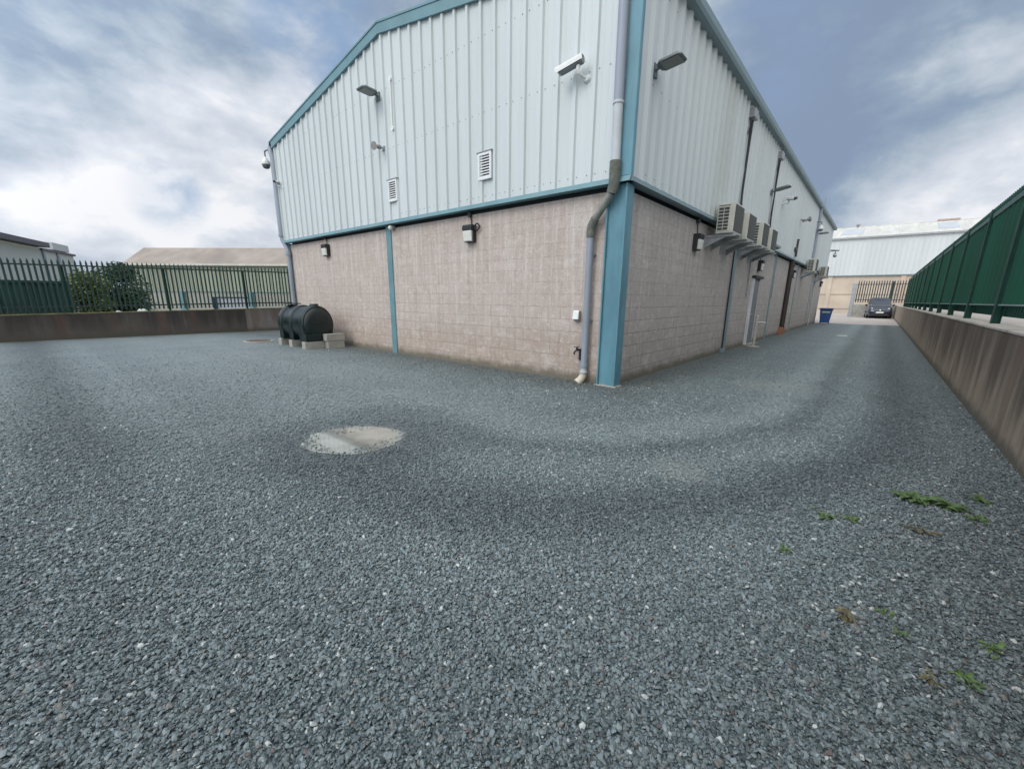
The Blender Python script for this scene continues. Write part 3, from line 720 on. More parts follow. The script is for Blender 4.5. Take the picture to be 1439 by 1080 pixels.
# ------------------------------------------------------------------ cameras
def bullet_camera(label, loc, d, foot, s=1.0):
    t = thing('bullet_camera', label, 'security camera', loc, 0, 'white bullet cameras on the cladding')
    d = Vector(d).normalized(); side = d.cross(Vector((0,0,1))).normalized(); up = side.cross(d)
    m = Matrix((d, side, up)).transposed()
    L_ = .30*s
    b = MB().obox(Vector((0,0,0)), m, L_*.92, .075*s, .065*s)
    b.build('camera_body', M['grey_metal'], t, bevel=.012*s)
    hb = MB()
    # curved sun hood over the top, longer at the front
    pr = [(-.105,-.03),(-.105,.055),(-.07,.095),(.07,.095),(.105,.055),(.105,-.03),(.095,-.03),(.095,.05),(.065,.083),(-.065,.083),(-.095,.05),(-.095,-.03)]
    a = [m @ Vector((-L_, y*s, z*s)) for y, z in pr]
    hb.prism(a, d*(2*L_+.06*s))
    hb.build('sun_hood', M['white'], t)
    MB().lathe([(.045*s,0),(.045*s,.02*s),(.03*s,.022*s)], d*L_*.91, d, 14).build('lens', M['glass_dark'], t)
    foot = Vector(foot)
    k = -d*L_*.55 - up*.05*s
    el = Vector((k.x*.6+foot.x*.0, k.y, k.z-.17*s))
    b = MB().tube([k, k-Vector((0,0,.06*s)), k-Vector((0,0,.16*s)), foot], [.04*s,.05*s,.035*s,.03*s], 10)
    n = Vector((-1,0,0)) if abs(foot.x + loc[0]) < .08 else Vector((0,-1,0))
    b.lathe([(.085*s,0),(.085*s,.02),(.05*s,.05)], foot, n, 14)
    b.build('camera_bracket', M['white'], t, auto=50)
    return t
bullet_camera('big white bullet camera on the gable by the corner downpipe', (-.20,1.02,5.03), (-.18,1,-.24), (.20,-.19,-.17), .70)
bullet_camera('tiny white bullet camera beside the far left downpipe', (-.14,12.62,5.16), (-.6,-.75,-.2), (.14,-.22,-.18), .5)
bullet_camera('white bullet camera above the row of four air conditioners', (11.85,-.30,4.97), (-.7,-.6,-.2), (-.06,.30,-.14), .72)
def dome_camera(label, loc, arm, s=1.0):
    t = thing('dome_camera', label, 'security camera', loc, 0, 'dome cameras at the corners of the unit')
    b = MB().lathe([(.03*s,.16*s),(.05*s,.13*s),(.10*s,.06*s),(.125*s,-.02*s),(.12*s,-.05*s)], (0,0,0), (0,0,1), 18)
    b.build('dome_cover', M['white'], t, auto=60)
    MB().lathe([(.105*s,-.05*s),(.10*s,-.10*s),(.07*s,-.14*s),(.02*s,-.155*s)], (0,0,0), (0,0,1), 18).build('dome_glass', M['lamp_grey'], t, auto=60)
    a = Vector(arm)
    MB().tube([(0,0,.15*s),(0,0,.30*s),(a.x*.15,a.y*.15,.32*s),(a.x,a.y,.32*s)], .018*s+.004, 8).build('camera_arm', M['grey_metal'], t)
    return t
dome_camera('dome camera hanging from an arm off the left eave', (-.10,13.36,5.86), (.06,-.45,0), 1.15)
dome_camera('white dome camera on the far grey downpipe of the side wall', (21.75,-.26,5.22), (0,.22,0), 1.0)
dome_camera('dome camera under the farthest floodlight past the end of the side wall', (31.0,-.35,4.62), (-.15,.32,0), 1.0)
# horn loudspeakers
def horn(label, loc, d, s=1.0):
    t = thing('horn_speaker', label, 'speaker', loc, 0, 'grey horn loudspeakers'); t.scale = (s,s,s)
    d = Vector(d).normalized()
    MB().lathe([(.165,.20),(.155,.19),(.11,.12),(.06,.02),(.05,-.06)], (0,0,0), d, 20).build('bell', M['ac_grille'], t, auto=40)
    MB().lathe([(.05,.0),(.05,.05),(.02,.12)], d*.02, d, 14).build('horn_throat', M['lamp_grey'], t, auto=40)
    MB().lathe([(.05,-.06),(.085,-.07),(.085,-.19),(.06,-.21)], (0,0,0), d, 16).build('driver', M['ac_grille'], t, auto=40)
    return t
h = horn('small grey horn loudspeaker on the gable above the small vent', (-.19,6.52,4.99), (-.85,-.25,-.12), .56)
MB().bar((.15,.04,.02), (.32,-.02,-.0), .05, .05).box(.30,.33,-.10,.08,-.09,.09).build('horn_bracket', M['galv'], h)
h = horn('dark grey horn loudspeaker far along the side cladding', (16.4,-.26,4.90), (.5,-.8,.25), .7)
MB().bar((-.05,.08,-.02), (-.16,.38,.04), .05, .05).build('horn_bracket', M['grey_metal'], h)

# ------------------------------------------------------------------ junction boxes with cable drops on the side cladding
def junction(label, x, z, zb, thick):
    t = thing('junction_box', label, 'junction box', (x, 0, z), 0, 'grey junction boxes under the side eave')
    MB().box(-.18,.18,-.17,-.02,-.10,.10).build('box', M['galv'], t, bevel=.01)
    b = MB(); zz = zb - z
    b.tube([(.0,-.09,-.12),(.02,-.07,zz*.35),(-.05,-.08,zz*.7),(-.10,-.10,zz)], thick, 8)
    b.tube([(-.12,-.07,-.12),(-.06,-.07,zz*.3),(.02,-.06,zz*.65),(.06,-.10,zz)], thick*.6, 8)
    b.build('cable', M['black'], t)
    MB().box(-.16,-.02,-.05,-.04,-.42,-.30).build('cable_clip', M['galv'], t)
    return t
junction('junction box nearest the corner with a thick black cable dropping to the air conditioners', 6.35, 6.0, 3.5, .025)
junction('second junction box whose twin cables hang beside the galvanised pole', 10.25, 5.97, 3.55, .022)

# ------------------------------------------------------------------ air conditioners: local x along the wall, -y out of the wall
def ac_unit(label, loc, open_end=True):
    t = thing('air_conditioner', label, 'air conditioner', loc, 0, 'air conditioning units on wall brackets')
    L_, d0, d1, H = .80, -.14, -.50, .64
    MB().box(0,L_,d0,d1,0,H).build('casing', M['ac_case'], t, bevel=.018)
    # end grille: dark opening behind a grid, with the plain corner post towards the front
    e0, e1 = d0-.025, d0-.255
    g = MB().box(-.004,.004,e0,e1,.06,H-.09).build('end_grille', M['ac_dark'], t)
    b = MB()
    for k in range(8):
        z = .06+(H-.15)*k/7
        b.box(-.014,-.004,e0,e1,z-.007,z+.007)
    for y in (e0, (e0+e1)/2, e1): b.box(-.016,-.004,y-.005,y+.005,.05,H-.08)
    b.build('grille_bars', M['ac_case'], g)
    MB().box(-.006,.0,d0-.03,d0-.26,H-.065,H-.05).build('end_slot', M['ac_dark'], t)
    # front: louvred fan cover
    fr = MB().box(.04,L_-.05,d1-.006,d1+.01,.05,H-.05).build('fan_recess', M['ac_dark'], t)
    b = MB()
    for k in range(15):
        z = .06+(H-.13)*k/14
        b.prism([(.05,d1-.02,z),(.05,d1-.006,z+.006),(.05,d1-.006,z+.03),(.05,d1-.02,z+.022)], (L_-.11,0,0))
    b.build('fan_louvres', M['ac_louvre'], fr)
    for x in (.10, L_-.10):
        b = MB().bar((x,.10,-.035), (x,-.56,-.035), .045, .05)
        b.prism([(x-.004,.09,-.06),(x-.004,-.36,-.06),(x-.004,.09,-.27)], (.008,0,0))
        b.box(x-.03,x+.03,.085,.10,-.30,-.0)
        b.build('wall_bracket', M['galv'], t)
    return t
ac = ac_unit('air conditioner nearest the corner, its end grille fully in view', (4.2,0,2.965))
dup(ac, (5.52,0,2.955), None, 'second air conditioner from the corner, half behind the first')
dup(ac, (7.22,0,2.965), None, 'third air conditioner in the row of four, with its end grille in view')
dup(ac, (8.5,0,2.96), None, 'last air conditioner in the row of four, half behind the third')
dup(ac, (20.1,0,2.95), None, 'air conditioner beyond the brown pipe, under the far downpipe')
dup(ac, (26.0,0,2.95), None, 'farthest air conditioner near the end of the side wall')
cl = thing('condensate_tray', 'pale flat tray fixed at the foot of the cladding past the four air conditioners', 'tray', (10.3,0,3.30))
b = MB().box(0,1.1,-.30,-.06,-.02,.0); b.box(0,1.1,-.30,-.285,0,.05); b.box(0,.015,-.285,-.06,0,.05); b.box(1.085,1.1,-.285,-.06,0,.05)
b.build('tray', M['gutter'], cl)
for x in (.2, .9): MB().bar((x,.06,-.035), (x,-.28,-.035), .04, .03).build('tray_arm', M['galv'], cl)

# ------------------------------------------------------------------ small things on and by the walls
s = thing('outdoor_socket', 'white hooded outdoor socket fixed to the gable left of the downpipe', 'socket', (.1,.86,1.19))
MB().box(-.06,0,-.055,.055,-.09,.09).build('socket_box', M['ac_grille'], s, bevel=.008)
MB().prism([(-.06,-.06,-.055),(-.11,-.06,-.06),(-.085,-.06,.08),(-.06,-.06,.10)], (0,.12,0)).build('hood', M['white'], s, bevel=.008)
s = thing('garden_tap', 'black tap on a short pipe at the foot of the gable downpipe', 'tap', (.1,.80,.58))
MB().tube([(0,0,0),(-.10,.0,0),(-.14,.015,-.03),(-.14,.02,-.07)], .016, 8).lathe([(.022,0),(.022,.05)], (-.08,0,0), (0,0,1), 8).build('spout', M['black'], s)
MB().bar((-.08,-.05,.07), (-.08,.07,.055), .016, .012).build('tap_lever', M['black'], s)
MB().tube([(-.02,-.03,.02),(-.02,-.03,-.18)], .022, 8).build('supply_pipe', M['black'], s)
s = thing('dome_lamp', 'small round white lamp at the top of the teal stanchion on the gable', 'lamp', (.06,6.42,3.20))
MB().lathe([(.07,0),(.07,.05),(.05,.08)], (.03,0,0), (-1,0,0), 14).build('lamp_base', M['ac_grille'], s, auto=40)
MB().lathe([(.055,0),(.06,.03),(.045,.075),(.015,.095)], (-.04,0,0), (-1,0,-.5), 14).build('lamp_globe', M['lens'], s, auto=60)

s = thing('security_post', 'bare steel post with a stub arm and round base plate outside the side door', 'post', (9.40,-.27,0))
MB().tube([(0,0,0),(0,0,1.0)], .037, 14).lathe([(.039,1.0),(.025,1.02)], (0,0,0), (0,0,1), 14).build('post', M['steel'], s, auto=40)
MB().tube([(0,0,.80),(.02,-.26,.79)], .03, 10).build('stub_arm', M['steel'], s, auto=40)
MB().lathe([(.20,0),(.20,.015),(.06,.03)], (0,0,0), (0,0,1), 20).build('base_plate', M['cap'], s)
s = thing('loose_board', 'short white board lying on the gravel in the middle of the drive', 'board', (17.4,-2.2,.0), R(-62))
MB().box(-.19,.19,-.07,.07,.005,.03).build('board', M['white'], s, bevel=.003)

s = thing('manhole_cover', 'rusty round manhole cover in the gravel by the tank', 'manhole cover', (-1.38,12.4,0))
MB().lathe([(.46,0),(.46,.02),(.42,.025)], (0,0,0), (0,0,1), 32).build('frame_ring', M['concrete'], s)
MB().lathe([(.36,.025),(.36,.035),(.33,.038)], (0,0,0), (0,0,1), 32).build('cover', M['iron'], s)

# ------------------------------------------------------------------ oil tank on blocks
tk = thing('oil_tank', 'dark green ribbed oil tank raised on concrete blocks beside the gable', 'tank', (-.82,10.06,.21))
# local: y is the long axis, 0 at the middle
M['tank'] = mat('dark_green_tank', (.005,.014,.014), .36, 0, .25, 4, .04, (1,1,1), (.022,.032,.03), .5)
def tank_loft(stations, name):
    """stations: (y, radius factor, leg width or None). Full round barrel, or an arch standing on straight legs"""
    n = 36; vs = []; fs = []
    for y, k, leg in stations:
        for i in range(n):
            a = 2*math.pi*i/n
            x = -.475*k*math.cos(a); z = .47 + .55*k*math.sin(a)
            if leg and math.sin(a) < 0: x = math.copysign(max(abs(x), .44*k), x) if abs(x) > .05 else x; z = .47*(1+math.sin(a)*1.0)
            vs.append((x, y, max(.0, z)))
    for i in range(len(stations)-1):
        for j in range(n):
            a = i*n+j; c = i*n+(j+1) % n
            fs.append((a, c, c+n, a+n))
    fs.append(tuple(range(n-1,-1,-1))); fs.append(tuple((len(stations)-1)*n+j for j in range(n)))
    return MB().add(vs, fs).build(name, M['tank'], tk, auto=35)
tank_loft([(-1.0,.30,0),(-.99,.62,0),(-.955,.80,0),(-.90,.905,0),(-.84,.93,0),(-.5,.93,0),(.0,.93,0),(.5,.93,0),(.84,.93,0),(.90,.905,0),(.955,.80,0),(.99,.62,0),(1.0,.30,0)], 'tank_body')
for c, w in ((-.74,.17),(0,.12),(.70,.12)):
    tank_loft([(c-w,.945,1),(c-w+.03,1.0,1),(c-.02,1.01,1),(c,.985,1),(c+.02,1.01,1),(c+w-.03,1.0,1),(c+w,.945,1)], 'tank_rib')
MB().lathe([(.12,.97),(.12,1.05),(.11,1.065)], (0,-.76,0), (0,0,1), 20).build('filler_cap', M['tank'], tk, auto=40)
MB().box(-.20,.20,.52,.90,1.04,1.07).build('hatch_lid', M['tank'], tk, bevel=.01)
MB().box(-.22,.22,-1.012,-.985,.50,.53).build('end_ridge', M['tank'], tk, bevel=.008)
MB().box(-.44,.44,-1.0,-.80,.0,.20).build('tank_foot', M['tank'], tk, bevel=.02)
def block(label, x0, x1, y0, y1, z0, z1):
    o = thing('concrete_block', label, 'concrete block', ((x0+x1)/2,(y0+y1)/2,z0), 0, 'concrete blocks under and beside the tank')
    hx, hy = (x1-x0)/2, (y1-y0)/2
    MB().box(-hx,hx,-hy,hy,0,z1-z0).build('block', M['concrete'], o, bevel=.008)
block('concrete block under the near foot of the tank', -1.30,-.34,9.06,9.27,-.01,.205)
block('concrete block under the middle foot of the tank', -1.30,-.34,9.95,10.16,-.01,.205)
block('concrete block under the far foot of the tank', -1.30,-.34,10.72,10.93,-.01,.205)
block('lower concrete block of the pair stacked between tank and wall', -.74,-.24,8.80,9.0,-.01,.22)
block('upper concrete block of the pair stacked between tank and wall', -.78,-.22,8.79,9.01,.222,.42)

# ------------------------------------------------------------------ blue bin at the end of the side wall
bn = thing('wheelie_bin', 'blue wheeled bin with a pale band at the far end of the side wall', 'bin', (30.4,-.50,0), R(4))
vs = []
for z, hx, hy in ((.07,.24,.27),(.95,.30,.36)):
    vs += [(-hx,-hy,z),(hx,-hy,z),(hx,hy,z),(-hx,hy,z)]
MB().add(vs, [(3,2,1,0),(4,5,6,7),(0,1,5,4),(1,2,6,5),(2,3,7,6),(3,0,4,7)]).box(-.33,.33,-.39,.39,.92,.98).build('bin_body', M['bin_blue'], bn, bevel=.02)
MB().box(-.36,.36,-.42,.40,.98,1.03).box(-.33,.33,-.36,.36,1.03,1.06).build('bin_lid', M['bin_blue'], bn, bevel=.02)
MB().box(-.293,-.284,-.24,.22,.74,.84).build('bin_band', M['bin_label'], bn)
for y in (-.24,.24): MB().lathe([(.10,-.03),(.10,.03)], (.27,y,.10), (0,1,0), 16).build('bin_wheel', M['rubber'], bn)

# ------------------------------------------------------------------ car facing down the drive (local -x is its nose)
car = thing('parked_car', 'dark compact van-like car parked nose towards the drive before the far fence', 'car', (46.3,-3.38,0), R(4))
# stations: x, half width low, half width belt, z belt (side loft)
def loft(secs, name, m, parent, auto=40):
    k = len(secs[0]); vs = [p for s_ in secs for p in s_]; fs = []
    for i in range(len(secs)-1):
        for j in range(k):
            a = i*k+j; c = i*k+(j+1) % k
            fs.append((a, c, c+k, a+k))
    fs.append(tuple(range(k-1,-1,-1))); fs.append(tuple((len(secs)-1)*k+j for j in range(k)))
    return MB().add(vs, fs).build(name, m, parent, auto=auto)
def csec(x, w, zb, zt, tw):
    return [(x,-w*.90,zb),(x,-w,zb+.22),(x,-w*.99,zt-.14),(x,-w*tw,zt),(x,w*tw,zt),(x,w*.99,zt-.14),(x,w,zb+.22),(x,w*.90,zb)]
body = loft([csec(0,.70,.32,.66,.85), csec(.06,.80,.22,.80,.86), csec(.35,.88,.20,.98,.86), csec(.95,.905,.22,1.12,.87), csec(1.5,.91,.22,1.18,.93), csec(4.1,.91,.22,1.20,.93), csec(4.2,.86,.3,1.15,.93)], 'car_body', M['car_paint'], car)
def cab(x, zb, zt, wb, wt): return [(x,-wb,zb),(x,-wt,zt),(x,-wt*.8,zt+.04),(x,wt*.8,zt+.04),(x,wt,zt),(x,wb,zb)]
loft([[(1.05,-.80,1.12),(1.07,-.79,1.14),(1.07,-.6,1.15),(1.07,.6,1.15),(1.07,.79,1.14),(1.05,.80,1.12)], cab(1.30,1.14,1.34,.82,.77), cab(1.95,1.17,1.80,.86,.70), cab(2.3,1.18,1.88,.87,.70), cab(3.9,1.18,1.88,.87,.72), cab(4.15,1.18,1.72,.86,.72)], 'cabin', M['car_paint'], car)
# windscreen lies on the sloped front of the cabin
MB().add([(1.11,-.70,1.19),(1.11,.70,1.19),(1.915,.62,1.80),(1.915,-.62,1.80),(1.15,-.70,1.17),(1.15,.70,1.17),(1.955,.62,1.78),(1.955,-.62,1.78)],
         [(0,1,2,3),(7,6,5,4),(0,4,5,1),(1,5,6,2),(2,6,7,3),(3,7,4,0)]).build('windscreen', M['car_glass'], car)
for s_ in (-1, 1):
    MB().add([(1.75,s_*.872,1.24),(2.7,s_*.885,1.24),(2.7,s_*.745,1.80),(2.15,s_*.745,1.80),(1.75,s_*.85,1.24),(2.7,s_*.86,1.24),(2.7,s_*.72,1.80),(2.15,s_*.72,1.80)],
             [(0,1,2,3),(7,6,5,4),(0,4,5,1),(1,5,6,2),(2,6,7,3),(3,7,4,0)]).build('side_window', M['glass_dark'], car)
    MB().lathe([(.02,0),(.13,.02),(.15,.06),(.10,.10)], (.30,s_*.62,.80), (-1,s_*.25,.45), 14).build('headlight', M['lamp_glass'], car, auto=60)
    MB().box(1.45,1.62,s_*.92,s_*1.10,1.13,1.30).build('door_mirror', M['car_paint'], car, bevel=.03)
    for x in (.78, 3.35):
        w = MB().lathe([(.22,-.10),(.31,-.10),(.33,-.06),(.33,.06),(.31,.10),(.22,.10)], (x,s_*.83,.33), (0,1,0), 24).build('wheel', M['rubber'], car, auto=40)
        MB().lathe([(.21,0),(.20,.03),(.05,.035)], (x,s_*.92,.33), (0,s_,0), 18).build('rim', M['rim'], w)
MB().box(-.04,.05,-.62,.62,.30,.44).build('lower_grille', M['black'], car, bevel=.02)
MB().box(-.06,-.02,-.27,.27,.50,.62).build('number_plate', M['white'], car)
MB().lathe([(.07,0),(.06,.02)], (.03,0,.76), (-1,0,.5), 12).build('badge', M['steel'], car)
MB().bar((.02,-.45,.70), (.02,.45,.70), .05, .07).build('upper_grille', M['black'], car)

# ------------------------------------------------------------------ palisade fencing
def pale(b, x, y, z0, z1, w=.062, along='x', pts=3):
    # a W-section pale with a three-pointed head
    t = .012
    def P(u, v, z): return (x+u, y+v, z) if along == 'x' else (x+v, y+u, z)
    h = w/2
    prof = [(-h,.0),(-h*.45,-.022),(h*.45,-.022),(h,.0),(h*.8,.010),(h*.4,-.010),(-h*.4,-.010),(-h*.8,.010)]
    n = len(prof)
    vs = [P(u,v,z0) for u, v in prof] + [P(u,v,z1-.09) for u, v in prof] + [P(u*.18,v*.6,z1) for u, v in prof]
    fs = [tuple(range(n-1,-1,-1)), tuple(range(2*n,3*n))]
    for k in range(2):
        for i in range(n): fs.append((k*n+i, k*n+(i+1)%n, (k+1)*n+(i+1)%n, (k+1)*n+i))
    b.add(vs, fs)
# left
lf = thing('palisade_fence', 'open dark green palisade fence along the top of the left wall', 'fence')
YF = 17.3
def lz(x): return .018*(x+3)
px = [-18.55+2.65*k for k in range(12)]
for x in px:
    MB().box(x-.03,x+.03,YF+.03,YF+.10,.80+lz(x),2.45+lz(x)).build('post', M['fence_green'], lf)
for k in range(len(px)-1):
    x0, x1 = px[k], px[k+1]
    b = MB()
    for i in range(20):
        x = x0 + (i+.5)*2.65/20
        pale(b, x, YF-.02, .97+lz(x), 2.62+lz(x), .055)
    b.build('pale_panel', M['fence_left'], lf, recalc=False)
    for zz in (1.12, 2.43):
        MB().bar((x0,YF+.015,zz+lz(x0)), (x1,YF+.015,zz+lz(x1)), .03, .045).build('rail', M['fence_dark'], lf)
lw = thing('retaining_wall', 'low concrete retaining wall with dark stains below the open palisade fence', 'wall')
for x0, x1, mm in ((-30,-.16,'ret_left_dark'),(-.16,14,'ret_left_pale')):
    MB().prism([(x0,17.2,-.05),(x1,17.2,-.05),(x1,17.2,.87+lz(x1)),(x0,17.2,.87+lz(x0))], (0,.28,0)).build('wall_panel', M[mm], lw)
    MB().prism([(x0,17.19,.87+lz(x0)),(x1,17.19,.87+lz(x1)),(x1,17.19,.90+lz(x1)),(x0,17.19,.90+lz(x0))], (0,.30,0)).build('wall_top', M['grass'], lw)

# right: wall and green sheeted fence
YW = -4.47
rw = thing('retaining_wall', 'streaked concrete retaining wall along the right of the drive', 'wall')
xs = [-14,-7.2,-.9,5.6,12.2,18.8,25.4,32,41,50]
for x0, x1 in zip(xs, xs[1:]):
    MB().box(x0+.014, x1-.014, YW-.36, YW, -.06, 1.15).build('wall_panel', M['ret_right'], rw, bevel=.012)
MB().box(-14,50,YW-.37,YW+.008,1.15,1.185).build('coping', M['cap'], rw, bevel=.008)
rf = thing('sheeted_fence', 'tall green fence of solid sheeting on the right retaining wall', 'fence')
YP = -4.62
rx = [3.28+2.83*k for k in range(-5, 13)]
for x in rx:
    b = MB().box(x-.055,x+.055,YP-.012,YP+.0,1.185,3.24); b.box(x-.055,x+.055,YP-.10,YP-.088,1.185,3.24); b.box(x-.004,x+.004,YP-.088,YP-.012,1.185,3.24)
    b.build('post', M['fence_green'], rf)
for x0, x1 in zip(rx, rx[1:]):
    # sheeting with shallow vertical folds
    vs = []; fs = []; k = 0; nn = 28
    for i in range(nn+1):
        u = x0+.058+(x1-x0-.116)*i/nn
        o = .012 if (i//2) % 2 else 0
        vs += [(u,YP-.052+o,1.47),(u,YP-.052+o,3.08)]
    for i in range(nn): fs.append((2*i,2*i+2,2*i+3,2*i+1))
    sheet_mesh(vs, fs, 'sheet_panel', M['sheet_green'], rf, .004)
    b = MB()
    for i in range(18):
        pale(b, x0+(i+.5)*2.83/18, YP-.15, 1.29, 3.42, .065)
    b.build('pale_panel', M['fence_green'], rf, recalc=False)
    MB().box(x0+.056,x1-.056,YP-.12,YP-.075,2.98,3.10).build('rail', M['rail_pale'], rf)
    MB().box(x0+.056,x1-.056,YP-.036,YP-.026,3.07,3.16).build('top_edge', M['rail_mid'], rf)
    MB().box(x0+.056,x1-.056,YP-.12,YP-.075,1.47,1.53).build('rail', M['fence_green'], rf)
    MB().box(x0+.056,x1-.056,YP-.036,YP-.022,1.455,1.475).build('bottom_edge', M['rail_pale'], rf)

# far end: stub wall with its own palisade
fw = thing('retaining_wall', 'short grey concrete wall behind the parked car', 'wall')
MB().box(50,50.35,-14,-1.18,-.05,1.24).build('wall_panel', M['concrete'], fw)
MB().box(49.95,50.4,-1.18,-.86,-.05,3.35).build('end_pier', M['galv'], fw, bevel=.02)
ff = thing('palisade_fence', 'dark palisade fence behind the parked car', 'fence')
for k in range(4):
    y0 = -1.2-2.75*k
    b = MB()
    for i in range(14): b.box(50.16,50.18,y0-(i+.5)*2.75/14-.045,y0-(i+.5)*2.75/14+.045,1.45,3.46).prism([(50.16,y0-(i+.5)*2.75/14-.045,3.46),(50.16,y0-(i+.5)*2.75/14+.045,3.46),(50.16,y0-(i+.5)*2.75/14,3.64)],(.02,0,0))
    b.build('pale_panel', M['fence_dark'], ff, recalc=False)
    for zz in (1.72, 3.22): MB().box(50.2,50.24,y0-2.75,y0,zz-.03,zz+.04).build('rail', M['fence_dark'], ff)
    MB().box(50.2,50.32,y0-2.81,y0-2.70,1.24,3.5).build('post', M['fence_green'], ff)

# ------------------------------------------------------------------ far warehouse across the end of the drive
wh = thing('warehouse', 'long white clad warehouse with cream block base across the end of the drive', 'building')
MB().box(69,69.3,-45,30,-.05,5.0).build('block_wall', M['far_block'], wh)
b = MB()
for y in (-12.5, -5.0, 2.6, 10): b.box(68.86,69,y-.25,y+.25,-.05,5.0)
b.build('block_pier', M['far_block'], wh)
b = MB().box(68.93,69,-45,30,2.50,2.58); b.box(68.93,69,-45,30,.55,.62)
b.build('wall_course', mat('darker_course', (.44,.36,.29), .9), wh)
vs, fs = ribbed(-45, 30, .5, -44.7, lambda u, o, z: (68.85-o, u, z), 4.97, lambda u: 9.75, .05, .16, .08)
sheet_mesh(vs, fs, 'wall_cladding', M['far_clad'], wh, .01)
MB().box(68.74,68.86,-45,30,4.92,5.02).build('drip_trim', M['gutter'], wh)
MB().box(68.55,68.85,-45.2,30.2,9.72,9.92).build('gutter', M['galv'], wh)
MB().prism([(68.6,-45.2,9.86),(79,-45.2,12.42),(89.4,-45.2,9.86)], (0,75.4,0)).build('roof', M['far_roof'], wh)
def onroof(x): return 9.86+(x-68.6)*2.56/10.4
for y0, y1 in ((.2,2.6),(-9.2,-7.4)):
    b = MB(); x0, x1 = 71.5, 77
    b.prism([(x0,y0,onroof(x0)+.01),(x1,y0,onroof(x1)+.01),(x1,y0,onroof(x1)+.06),(x0,y0,onroof(x0)+.06)], (0,y1-y0,0))
    b.build('rooflight', M['rooflight'], wh)
MB().box(78.8,79.2,-45.2,30.2,12.38,12.48).build('ridge_cap', M['far_roof'], wh)
MB().lathe([(.15,0),(.15,.25),(.28,.3),(.28,.4),(.08,.5)], (78.9,1.2,12.4), (0,0,1), 14).build('roof_cowl', M['bird'], wh)
MB().box(78.7,79.3,-9.6,-7.4,12.48,12.66).build('ridge_vent', mat('pinkish_vent', (.45,.33,.30), .8), wh)
MB().box(69.3,88,-45,30,-.05,9.7).build('rear_block', M['far_clad'], wh)

# ------------------------------------------------------------------ neighbours beyond the left fence
ol = thing('warehouse', 'low olive clad warehouse with a brown roof beyond the open fence', 'building')
A = Vector((1.26,53.0,0)); Bq = Vector((10.82,40.0,0)); w_ = (Bq-A).normalized(); nn_ = Vector((-w_.y, w_.x, 0))
if nn_.x < 0: nn_ = -nn_
Bx = A + w_*30
def q(p, z): return (p.x, p.y, z)
vs, fs = ribbed(0, 30, .45, .2, lambda u, o, z: tuple((A+w_*u-nn_*o) + Vector((0,0,z))), 1.85, lambda u: 4.4, .05, .16, .08)
sheet_mesh(vs, fs, 'wall_cladding', M['olive_clad'], ol, .01)
MB().prism([q(A,-.05), q(Bx,-.05), q(Bx,1.85), q(A,1.85)], nn_*.3 + Vector((0,0,0))).build('block_wall', M['ret_left_pale'] if False else mat('grey_block', (.34,.345,.315), .85, 0, .1, .8), ol)
MB().prism([q(A-nn_*.07,1.82), q(Bx-nn_*.07,1.82), q(Bx-nn_*.07,1.92), q(A-nn_*.07,1.92)], nn_*.06).build('drip_trim', M['rail_pale'], ol)
hip = 2.55
MB().prism([q(A-nn_*.25-w_*.2,4.35), q(A+nn_*hip-w_*.2,6.12), q(A+nn_*(2*hip+.25)-w_*.2,4.35)], w_*30.4).build('roof', M['brown_roof'], ol)
MB().prism([q(A-nn_*.32-w_*.2,4.22), q(A-nn_*.20-w_*.2,4.22), q(A-nn_*.20-w_*.2,4.40), q(A-nn_*.32-w_*.2,4.40)], w_*30.4).build('gutter', M['far_roof'], ol)
MB().prism([q(A+nn_*.3,-.05), q(A+nn_*.3,4.4), q(A+nn_*hip,6.0), q(A+nn_*(2*hip),4.4), q(A+nn_*(2*hip),-.05)], w_*29.9).build('gable_wall', M['olive_clad'], ol)
MB().prism([q(A-nn_*.09-w_*.06,1.9), q(A-nn_*.09+w_*.12,1.9), q(A+nn_*.1+w_*.12,1.9), q(A+nn_*.1-w_*.06,1.9)], (0,0,2.5)).build('corner_trim', M['far_clad'], ol)
for u in (5.2, 12.2, 19):
    c = A + w_*u - nn_*.06
    MB().prism([q(c,0), q(c+w_*.5,0), q(c+w_*.5,1.8), q(c,1.8)], -nn_*.12).build('wall_pier', M['teal_trim'], ol)

gb = thing('office_block', 'blue grey walled building with a dark overhanging roof beyond the left fence', 'building')
G0 = Vector((-6.41,30.2,0)); G1 = Vector((-3.38,37.8,0)); gd = (G1-G0).normalized(); gs = G0 - gd*14; gn = Vector((-gd.y, gd.x, 0))
if gn.x > 0: gn = -gn
GL = (G1-gs).length
MB().prism([q(gs,-.05), q(gs+gd*GL,-.05), q(gs+gd*GL+gn*12,-.05), q(gs+gn*12,-.05)], (0,0,4.02)).build('wall', M['grey_wall'], gb)
tt = (Vector((-4.98,33.8,0))-gs).length
MB().prism([q(gs-gn*.45,4.05), q(gs-gn*.45+gd*tt,4.05), q(gs+gn*12+gd*tt,4.05), q(gs+gn*12,4.05)], (0,0,.26)).build('roof', M['purple_roof'], gb)
MB().prism([q(gs-gn*.06,3.90), q(gs-gn*.06+gd*(tt-.3),3.90), q(gs+gn*.0+gd*(tt-.3),3.90), q(gs,3.90)], (0,0,.12)).build('fascia', M['white'], gb)
MB().prism([q(gs-gn*.10+gd*tt,3.90), q(gs-gn*.10+gd*(GL+.15),3.90), q(gs+gn*12+gd*(GL+.15),3.98), q(gs+gn*12+gd*tt,3.98)], (0,0,.12)).build('parapet_trim', M['purple_roof'], gb)
